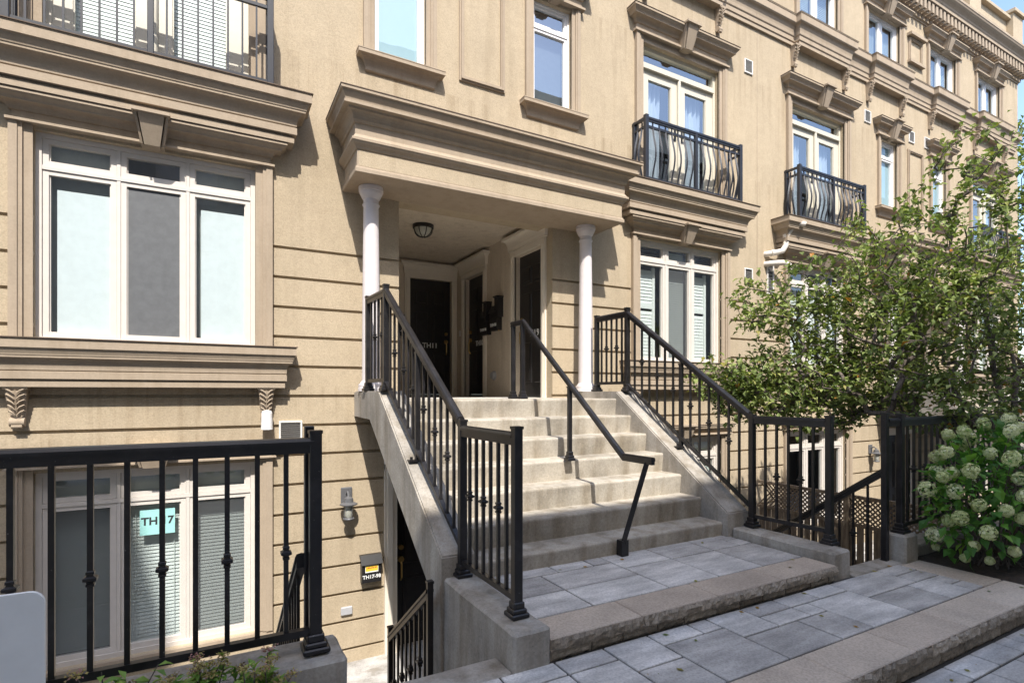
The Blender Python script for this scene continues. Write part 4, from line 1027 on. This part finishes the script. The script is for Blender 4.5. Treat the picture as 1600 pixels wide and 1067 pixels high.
mailbox(1.52, D, -1.93, .21, .28, 'TH17-98', 'black mailbox with yellow sticker beside the basement door', sticker=True)
xr = AX[0] + 1.03
mailbox(xr, 7.62, 1.17, .26, .38, 'TH9-98', 'black mailbox in the porch, nearer the right door', 'west')
mailbox(xr, 7.98, 1.13, .24, .38, 'TH10-98', 'black mailbox in the porch, beside the middle door', 'west')
mailbox(AX[0] - .09, 9.30, 1.18, .22, .36, 'TH11-98', 'black mailbox left of the back door, partly behind the stair railing')
for (y, z) in ((7.50, 1.36), (7.90, 1.33)):
    T = thing('wall_lantern', (xr, y, z), 'black porch wall lantern above the mailbox ' + ('nearer the right door' if y < 7.7 else 'beside the middle door'), 'wall lamp', 'porch wall lanterns')
    m_ = MB(); m_.M = Matrix.Translation((xr, y, z)); m_.box(-.10, 0, -.055, .055, -.18, .12); m_.box(-.12, 0, -.07, .07, .12, .14); obj('housing', m_, 'mailbox_black', T)
    m_ = MB(); m_.M = Matrix.Translation((xr, y, z)); m_.tube([(-.05, 0, -.18), (-.05, 0, -.40)], .008, 8); obj('pull', m_, 'brass', T)
T = thing('round_vent', (xr, 7.75, .28), 'round metal vent low on the porch side wall', 'vent'); m_ = MB(); m_.M = Matrix.Translation((xr, 7.75, .28)) @ Matrix.Rotation(R(-90), 4, 'Y')
m_.lathe([(.075, 0), (.075, .015), (.06, .02), (.055, .05), (.02, .055)], (0, 0, 0), 20); shade(obj('cover', m_, 'steel', T), 40)
m_ = MB(); m_.bbox(xr - .012, xr + .003, 9.10, 9.14, 1.03, 1.13, .003)
o = obj('door_bell', m_, 'bright_white'); tag(o, 'small white bell push between the back porch door and the middle door', 'door bell')
# porch ceiling lamp
T = thing('ceiling_lamp', (2.60, 7.35, 2.37), 'round dark ceiling lamp with ribbed glass bowl under the porch', 'lamp')
m_ = MB(); m_.lathe([(.03, -.005), (.15, -.005), (.15, .0), (.02, .0)], (2.60, 7.35, 2.37), 24); m_.lathe([(.135, -.05), (.148, -.045), (.148, -.005), (.12, -.004)], (2.60, 7.35, 2.37), 24)
for k in range(8):
    an = k * math.pi / 4; m_.tube([(2.60 + .137 * math.cos(an) * math.cos(q), 7.35 + .137 * math.sin(an) * math.cos(q), 2.32 - .12 * math.sin(q)) for q in [i * math.pi / 12 for i in range(6)]] + [(2.60, 7.35, 2.20)], .006, 6)
obj('cage', m_, 'mailbox_black', T)
m_ = MB(); m_.lathe([(.02, -.165), (.06, -.155), (.10, -.125), (.125, -.08), (.13, -.05)], (2.60, 7.35, 2.37), 24); shade(obj('bowl', m_, 'lamp_glass', T), 60)

def wall_lamp(x, z, label):
    T = thing('wall_lamp', (x, D, z), label, 'wall lamp', 'pewter lamps beside the basement doors')
    m_ = MB(); m_.bbox(x - .06, x + .06, D - .022, D + .003, z + .02, z + .20, .008); m_.tube([(x, D - .02, z + .13), (x, D - .08, z + .16), (x, D - .12, z + .12)], .011, 8); obj('back_plate', m_, 'lamp_pewter', T)
    m_ = MB(); m_.lathe([(.088, -.012), (.092, 0), (.05, .018), (.045, .06), (.02, .075), (.012, .10)], (x, D - .12, z + .04), 18); shade(obj('lamp_shade', m_, 'lamp_pewter', T), 40)
    m_ = MB(); m_.lathe([(.03, -.15), (.042, -.13), (.046, -.06), (.046, -.012)], (x, D - .12, z + .04), 16); shade(obj('glass', m_, 'lamp_glass', T), 50)
    m_ = MB(); m_.lathe([(.02, -.175), (.055, -.168), (.06, -.158), (.055, -.148), (.03, -.145)], (x, D - .12, z + .04), 16)
    for k in range(4): an = k * math.pi / 2 + .4; m_.tube([(x + .055 * math.cos(an), D - .12 + .055 * math.sin(an), z - .11), (x + .055 * math.cos(an), D - .12 + .055 * math.sin(an), z + .03)], .004, 6)
    obj('cage', m_, 'lamp_pewter', T)
wall_lamp(1.265, -1.22, 'pewter wall lamp on the grooved wall above the stickered mailbox')
wall_lamp(11.42, -1.22, 'pewter wall lamp at the farther basement door, seen through the railing')
m_ = MB(); m_.bbox(1.205, 1.325, D - .03, D + .002, -2.40, -2.315, .006); o = obj('outlet_cover', m_, 'steel'); tag(o, 'small grey outlet cover low on the wall under the mailbox', 'outlet')
# paper sign in the basement window
T = thing('paper_sign', (-.55, D + .09, -1.25), 'teal paper sign reading TH 17 taped inside the basement window', 'sign')
m_ = MB(); m_.box(-.605, -.325, D + .0855, D + .0875, -1.335, -1.10); obj('paper', m_, 'paper_teal', T)
obj('lettering', text_mb('TH 17', .10, at_front(-.465, D + .085, -1.21), .0008, .003), 'letter_black', T)

# white sign board seen from behind
T = thing('sign_board', (-.72, 1.69, P0), 'blank white metal board with rounded corner at the lower left', 'sign board')
m_ = MB(); pl = []
for cx, a0 in ((-.355 - .03, 0), (-1.10 + .03, 90)):
    for q in range(0, 91, 15): pl.append((cx + .03 * math.cos(R(a0 + q)), -.472 - .03 + .03 * math.sin(R(a0 + q))))
pl += [(-1.10, -1.30), (-.355, -1.30)]
m_.prism(pl, 'y', 1.680, 1.692); obj('board', m_, 'cabinet_white', T)
for xx in (-.98, -.48):
    m_ = MB(); m_.tube([(xx, 1.705, P0 - .002), (xx, 1.705, -.55)], .012, 10); obj('leg', m_, 'steel', T)

# lattice fence between the patios
T = thing('lattice_fence', (8.03, 4.6, BZ), 'weathered wooden fence with lattice top between the sunken patios', 'fence')
m_ = MB(); y = 3.1
while y < 5.98: m_.box(8.01, 8.03, y, y + .088, BZ + .03, -1.90 + random.uniform(-.004, .004)); y += .112
obj('boards', m_, 'old_wood', T)
m_ = MB(); m_.box(7.995, 8.045, 3.08, 6.02, -1.90, -1.855); m_.box(7.995, 8.045, 3.08, 6.02, -1.50, -1.455); m_.box(7.99, 8.06, 3.04, 3.12, BZ, -1.40); m_.box(7.99, 8.06, 4.52, 4.60, BZ, -1.44); m_.box(8.031, 8.06, 3.12, 6.02, -2.45, -2.38); obj('rails', m_, 'old_wood', T)
m_ = MB(); y = 2.75
while y < 6.3:
    for s in (-1, 1):
        p0, p1 = [y, -1.855], [y + s * .355, -1.50]
        if min(p0[0], p1[0]) > 3.12 and max(p0[0], p1[0]) < 6.02: m_.add([(8.015 + .008 * (s > 0), p0[0] - .016, p0[1]), (8.015 + .008 * (s > 0), p0[0] + .016, p0[1]), (8.015 + .008 * (s > 0), p1[0] + .016, p1[1]), (8.015 + .008 * (s > 0), p1[0] - .016, p1[1]),
              (8.021 + .008 * (s > 0), p0[0] - .016, p0[1]), (8.021 + .008 * (s > 0), p0[0] + .016, p0[1]), (8.021 + .008 * (s > 0), p1[0] + .016, p1[1]), (8.021 + .008 * (s > 0), p1[0] - .016, p1[1])], [(0, 1, 2, 3), (4, 7, 6, 5), (0, 4, 5, 1), (1, 5, 6, 2), (2, 6, 7, 3), (3, 7, 4, 0)])
    y += .068
obj('lattice', m_, 'old_wood', T)

# ================================================================== PLANTS
def leaf_mesh(mb, pos, direc, L, wd, tone, nr, fold=.25, droop=.15):
    d = direc.normalized(); s = d.cross(Vector((nr.uniform(-.4, .4), nr.uniform(-.4, .4), 1)))
    if s.length < 1e-3: s = Vector((1, 0, 0))
    s.normalize(); n = s.cross(d)
    a = pos + d * (L * .5)
    vs = [pos, a + s * wd * .5 + n * (fold * wd), pos + d * L - n * (droop * L), a - s * wd * .5 + n * (fold * wd), a]
    mb.add(vs, [(0, 4, 1), (4, 2, 1), (0, 3, 4), (3, 2, 4)], tone)
def grow(name, label, cat, base, blobs, nat, seed, leafL, leafW, per, stems, bark='bark', leafmat_='tree_leaf', group=None, rmin=.0035, pw=2.35, tonef=None, up=.3, spread=.10):
    nr = random.Random(seed); T = thing(name, base, label, cat, group); base = Vector(base)
    pos = [base]; par = [-1]
    for st in stems:
        cur = 0
        for q in st:
            tgt = base + Vector(q); 
            for k in range(3):
                a = pos[cur]; p = a.lerp(tgt, 1 / (3 - k)) + Vector((nr.uniform(-1, 1), nr.uniform(-1, 1), nr.uniform(-.5, .5))) * .02; pos.append(p); par.append(cur); cur = len(pos) - 1
    atts = []
    wsum = sum(b_[6] for b_ in blobs)
    for b_ in blobs:
        for _ in range(int(nat * b_[6] / wsum)):
            while True:
                q = Vector((nr.uniform(-1, 1), nr.uniform(-1, 1), nr.uniform(-1, 1)))
                if q.length <= 1: break
            if nr.random() < .55 and q.length > 0: q = q.normalized() * (q.length ** .5)
            atts.append(base + Vector((b_[0] + q.x * b_[3], b_[1] + q.y * b_[4], b_[2] + q.z * b_[5])))
    top = base + Vector(stems[0][-1]) * .5
    atts.sort(key=lambda p: (p - top).length + nr.uniform(0, .5))
    arr = np.zeros((len(pos) + len(atts) * 4 + 8, 3)); cnt = len(pos); arr[:cnt] = [tuple(p) for p in pos]
    tips = []
    for p in atts:
        d2 = ((arr[:cnt] - np.array(p)) ** 2).sum(1); pen = (arr[:cnt, 2] - p.z).clip(0) * .6
        i = int(np.argmin(np.sqrt(d2) + pen)); a = pos[i]; dist = (p - a).length
        cur = i; nseg = 2 if dist < .35 else 4
        mid = a.lerp(p, .5) + Vector((nr.uniform(-1, 1), nr.uniform(-1, 1), nr.uniform(-.3, 1) * up * 2)) * dist * .16
        for k in range(1, nseg + 1):
            tt = k / nseg; q = a * (1 - tt) ** 2 + mid * 2 * tt * (1 - tt) + p * tt * tt
            pos.append(q); par.append(cur); arr[cnt] = tuple(q); cnt += 1; cur = len(pos) - 1
        tips.append((cur, i))
    n = len(pos); rad = [0.0] * n; kids = [0] * n
    acc = [0.0] * n
    for i in range(n - 1, -1, -1):
        r_ = max(rmin, acc[i] ** (1 / pw)) if acc[i] > 0 else rmin
        rad[i] = r_
        if par[i] >= 0: acc[par[i]] += r_ ** pw; kids[par[i]] += 1
    wd = MB()
    for i in range(1, n):
        j = par[i]; k = 7 if rad[i] > .03 else 5 if rad[i] > .012 else 3
        wd.tube([pos[j], pos[i]], [min(rad[j], rad[i] * 1.25), rad[i]], k, False)
    lf = MB()
    for (c_, i0) in tips:
        chain = []; q = c_
        for _ in range(4):
            chain.append(pos[q]); q = par[q]
            if q < 0: break
        axis = (chain[0] - chain[min(2, len(chain) - 1)]); axis = axis.normalized() if axis.length > 1e-4 else Vector((0, 0, 1))
        tb = nr.gauss(.42, .17)
        for k in range(per + nr.randint(-2, 2)):
            s_ = nr.random() ** 1.2 * (len(chain) - 1); a = int(s_); f = s_ - a
            p = chain[a].lerp(chain[min(a + 1, len(chain) - 1)], f) + Vector((nr.gauss(0, 1), nr.gauss(0, 1), nr.gauss(0, 1))) * spread * .5
            d = axis * .5 + Vector((nr.gauss(0, 1), nr.gauss(0, 1), nr.gauss(-.1, .8)))
            L = leafL * nr.uniform(.65, 1.25); tn = min(.88, max(0, tb + nr.gauss(0, .16)))
            if tonef: tn = tonef(nr, tn)
            leaf_mesh(lf, p, d, L, leafW * L / leafL, tn, nr)
    obj('trunk', wd, bark, T, True, False); obj('crown', lf, leafmat_, T, False, False)
    return T
def autumn(nr, tn):
    r_ = nr.random(); return .92 if r_ < .025 else .99 if r_ < .032 else tn
TB = (6.95, 2.30, P1 - .02)
grow('ornamental_tree', 'broad leafy tree with thin branches in front of the facade at the right', 'tree', TB,
     [(-.95, 1.55, 1.55, 1.0, .75, .50, 1.9), (-.15, 1.0, 2.1, 1.1, 1.0, .85, 2.6), (.9, .6, 2.3, 1.2, 1.1, 1.0, 1.6), (-1.5, 1.85, 1.45, .55, .5, .32, .55),
      (.35, .7, 3.1, .9, .8, .8, .75), (.55, .45, 4.0, .55, .5, .55, .28), (-.3, .35, 1.35, .8, .7, .35, .8), (1.9, .2, 2.5, 1.0, 1.0, 1.0, .7), (-.85, 1.35, 2.55, .7, .6, .5, .5), (-.45, .9, 3.0, .9, .7, .55, .6), (-1.35, 1.7, 2.45, .55, .5, .4, .5), (-1.75, 2.0, 1.6, .45, .45, .25, .45)],
     1950, 5, .076, .050, 9, [[(0, .02, .5), (-.05, .1, 1.0), (-.3, .5, 1.6), (-.8, 1.2, 1.9)], [(.02, .0, .5), (.1, .1, 1.1), (.25, .3, 2.0), (.35, .5, 3.0)], [(.06, 0, .55), (.3, .15, 1.2), (.8, .3, 1.9)]],
     tonef=autumn, spread=.11, rmin=.0042)

grow('background_tree', 'dark green tree beyond the far end of the townhouse row', 'tree', (21.4, 6.6, BZ), [(0, 0, 4.2, 2.4, 2.4, 2.8, 1.0), (-.2, 0, 8.2, 2.1, 2.1, 2.9, 1.0)], 700, 52, .17, .11, 10,
     [[(0, 0, 2.0), (.1, 0, 5.0), (.1, .1, 9.0)], [(0, 0, 2.2), (-.6, .2, 4.6), (-1.0, .3, 7.2)], [(0, 0, 2.4), (.6, -.2, 4.8), (1.1, 0, 7.4)]], spread=.3)
# hydrangea
def hydrangea():
    nr = random.Random(21); base = Vector((6.0, 2.08, P1 - .01))
    T = thing('hydrangea_bush', base, 'hydrangea bush with dark leaves and pale green blooms beside the pedestal', 'bush')
    C_ = Vector((6.00, 2.13, -.93)); rx, ry, rz = .84, .46, .66
    def surf():
        while True:
            q = Vector((nr.gauss(0, 1), nr.gauss(0, 1), nr.gauss(0, 1))).normalized()
            if q.z > -.75: return q
    st = MB(); lf = MB(); heads = []
    for k in range(240):
        q = surf()
        while q.x * -.94 + q.y * -.5 + q.z * .5 < -.1: q = surf()
        q = q * nr.uniform(.78, 1.03); p = Vector((C_.x + q.x * rx, C_.y + q.y * ry, C_.z + q.z * rz)); 
        if p.z < P1 + .08: p.z = P1 + .08 + nr.random() * .1
        if any((p - h_[0]).length < .148 for h_ in heads): continue
        b0 = base + Vector((nr.uniform(-.35, .35), nr.uniform(-.15, .15), 0)); mid = b0.lerp(p, .55) + Vector((0, 0, .08))
        st.tube([b0, mid, p], [.006, .005, .0035], 5); heads.append((p, q))
    for k in range(1100):
        q = surf() * (nr.random() ** .35); p = Vector((C_.x + q.x * rx * .96, C_.y + q.y * ry * .96, C_.z + q.z * rz * .96))
        if p.z < P1 + .02: p.z = P1 + .02 + nr.random() * .12
        d = q * .8 + Vector((nr.gauss(0, .5), nr.gauss(0, .5), nr.gauss(.05, .4))); L = nr.uniform(.08, .14)
        leaf_mesh(lf, p, d, L, L * .58, min(1, max(0, nr.gauss(.45, .22))), nr, .12, .22)
    obj('stems', st, 'bark', T); obj('foliage', lf, 'hydrangea_leaf', T, False, False)
    for i, (p, q) in enumerate(heads):
        if q.y > .55 and q.z < .3: continue
        r_ = nr.choice((.042, .05, .056, .06)) * nr.uniform(.85, 1.1); big = nr.uniform(.95, 1.2)
        if p.z < -1.25: r_ *= .62
        hb = MB(); ax = (q + Vector((0, 0, .7))).normalized(); cen = p + ax * r_ * .6; tb = nr.gauss(.5, .16)
        for k in range(150):
            u = Vector((nr.gauss(0, 1), nr.gauss(0, 1), nr.gauss(0, 1))).normalized(); l_ = u.dot(ax); u = (u + ax * l_ * (big - 1)); pp = cen + u * r_ * nr.uniform(.72, 1.05)
            n = u.normalized(); s1 = n.orthogonal().normalized(); s1.rotate(Matrix.Rotation(nr.uniform(0, 3), 3, n)); s2 = n.cross(s1); sz = nr.uniform(.008, .013); tn = min(1, max(0, tb + nr.gauss(0, .2)))
            vs = [pp]; 
            for m_ in range(4):
                an = m_ * math.pi / 2; e1 = s1 * math.cos(an) + s2 * math.sin(an); e2 = s1 * math.cos(an + .6) + s2 * math.sin(an + .6); e3 = s1 * math.cos(an - .6) + s2 * math.sin(an - .6)
                vs += [pp + e3 * sz * .8 + n * .003, pp + e1 * sz * 1.15 + n * .001, pp + e2 * sz * .8 + n * .003]
            hb.add(vs, [(0, 1 + 3 * m_, 2 + 3 * m_, 3 + 3 * m_) for m_ in range(4)], tn)
        core = MB()
        obj('flower_head', hb, 'hydrangea_bloom', T, False, False)
hydrangea()

def small_shrub(x, y, r_, h, seed, label, bloom):
    nr = random.Random(seed); T = thing('flowering_shrub', (x, y, P1), label, 'shrub', 'small shrubs along the foreground railing')
    lf, st = MB(), MB()
    for k in range(16):
        an = nr.uniform(0, 6.28); rr = r_ * nr.random() ** .5; tip = Vector((x + rr * math.cos(an), y + rr * .6 * math.sin(an), P1 + h * nr.uniform(.6, 1.0)))
        b0 = Vector((x + nr.uniform(-.05, .05), y + nr.uniform(-.03, .03), P1)); st.tube([b0, b0.lerp(tip, .5) + Vector((0, 0, .03)), tip], [.004, .003, .002], 4)
        for i in range(26):
            tt = nr.uniform(.25, 1); p = b0.lerp(tip, tt); d = Vector((nr.gauss(0, 1), nr.gauss(0, 1), nr.gauss(.3, .5))); L = nr.uniform(.035, .07); leaf_mesh(lf, p, d, L, L * .45, min(1, max(0, nr.gauss(.55, .25))), nr)
        if nr.random() < bloom:
            tb = nr.random(); fl = MB()
            for i in range(60):
                u = Vector((nr.gauss(0, 1), nr.gauss(0, 1), nr.gauss(0, .35))) * .014; d = Vector((nr.gauss(0, 1), nr.gauss(0, 1), nr.gauss(.5, .6))); leaf_mesh(fl, tip + u + Vector((0, 0, .01)), d, .011, .010, min(1, max(0, nr.gauss(tb, .2))), nr)
            obj('bloom', fl, 'shrub_bloom', T, False, False)
    obj('stems', st, 'bark', T); obj('foliage', lf, 'shrub_leaf', T, False, False)
small_shrub(-.33, 2.50, .17, .42, 3, 'bright green low shrub with yellow blooms at the bottom left', .5)
small_shrub(-.06, 2.53, .16, .36, 5, 'brownish low shrub between the bright shrub and the wall end', .8)
small_shrub(.17, 2.53, .14, .33, 8, 'low shrub with pink blooms by the foot of the railing post', .6)
small_shrub(-.62, 2.52, .2, .3, 9, 'low green shrub half hidden behind the white cabinet', .4)

# leaf litter and grit blown against the steps and the bed
nr = random.Random(77); lf = MB()
for k in range(260):
    z_, (xa, xb), (ya, yb_) = nr.choice(((P1, (1.6, 5.3), (1.9, 2.45)), (P1, (4.6, 5.36), (1.7, 2.45)), (LZ, (1.65, 4.2), (3.36, 3.5)), (LZ, (1.65, 4.2), (2.6, 3.5)), (P1, (1.65, 5.3), (2.40, 2.47)), (P0, (2.0, 6.0), (1.45, 1.56))))
    p = Vector((nr.uniform(xa, xb), nr.uniform(ya, yb_), z_ + .004)); an = nr.uniform(0, 6.28); big_ = nr.random() < .13
    L = nr.uniform(.03, .05) if big_ else nr.uniform(.004, .011)
    leaf_mesh(lf, p, Vector((math.cos(an), math.sin(an), .03)), L, L * .6, nr.choice((.93, .97, .3, .9)), nr, .05, -.03)
o = obj('fallen_leaves', lf, 'tree_leaf', None, False, False); tag(o, 'small fallen leaves and grit scattered on the paving', 'leaf litter', kind='stuff')

# houses across the narrow courtyard (behind the viewer): they shade the landing, mirror in the windows and close off the low sky
FY = -5.0
T = thing('facing_townhouse', (8, FY, P0), 'taller tan townhouse row across the narrow courtyard, facing the balconies', 'townhouses')
op = []
for i in range(18):
    for z0, z1 in ((-.6, 1.1), (2.3, 3.9), (5.2, 6.5), (7.8, 9.2)): op.append((-28 + i * 3.8, -26.5 + i * 3.8, z0, z1))
ZF, ZL, XL = 11.22, 14.7, -4.2
w = MB(); cells(w, uniq([-32, 44] + [v for o in op for v in o[:2]], -32, 44), uniq([P0, ZF] + [v for o in op for v in o[2:]], P0, ZF),
    lambda x, z: ((.12, False) if any(o[0] < x < o[1] and o[2] < z < o[3] for o in op) else (0, True)), lambda u, z, d: (u, FY - d, z))
w.box(-32, 44, FY - 9, FY - .13, ZF - .1, ZF - .01); w.box(-32, XL, FY - 9, FY - .002, ZF, ZL); obj('wall', w, 'pale_stucco', T)
w = MB(); w.cornice(XL + .002, 44, FY - .05, [(0, 10.3), (-.02, 10.35), (-.02, 10.8), (0, 10.85), (0, ZF + .03)], yw=FY + .001) if False else w.box(XL + .01, 44, FY - .2, FY + .02, ZF - .25, ZF + .03); obj('roof_cornice', w, 'stucco_trim', T)
for o in op:
    f = MB(); f.box(o[0], o[0] + .07, FY - .1, FY - .05, o[2], o[3]); f.box(o[1] - .07, o[1], FY - .1, FY - .05, o[2], o[3]); f.box((o[0] + o[1]) / 2 - .04, (o[0] + o[1]) / 2 + .04, FY - .1, FY - .05, o[2], o[3]); f.box(o[0] + .07, o[1] - .07, FY - .101, FY - .049, o[3] - .07, o[3]); f.box(o[0] + .07, o[1] - .07, FY - .101, FY - .049, o[2], o[2] + .07)
    f.box(o[0] + .07, (o[0] + o[1]) / 2 - .04, FY - .095, FY - .085, o[2] + .07, o[3] - .07); f.box((o[0] + o[1]) / 2 + .04, o[1] - .07, FY - .095, FY - .085, o[2] + .07, o[3] - .07)
    if o[0] > -12 and o[0] < 24: obj('window', f, 'window_white', T)
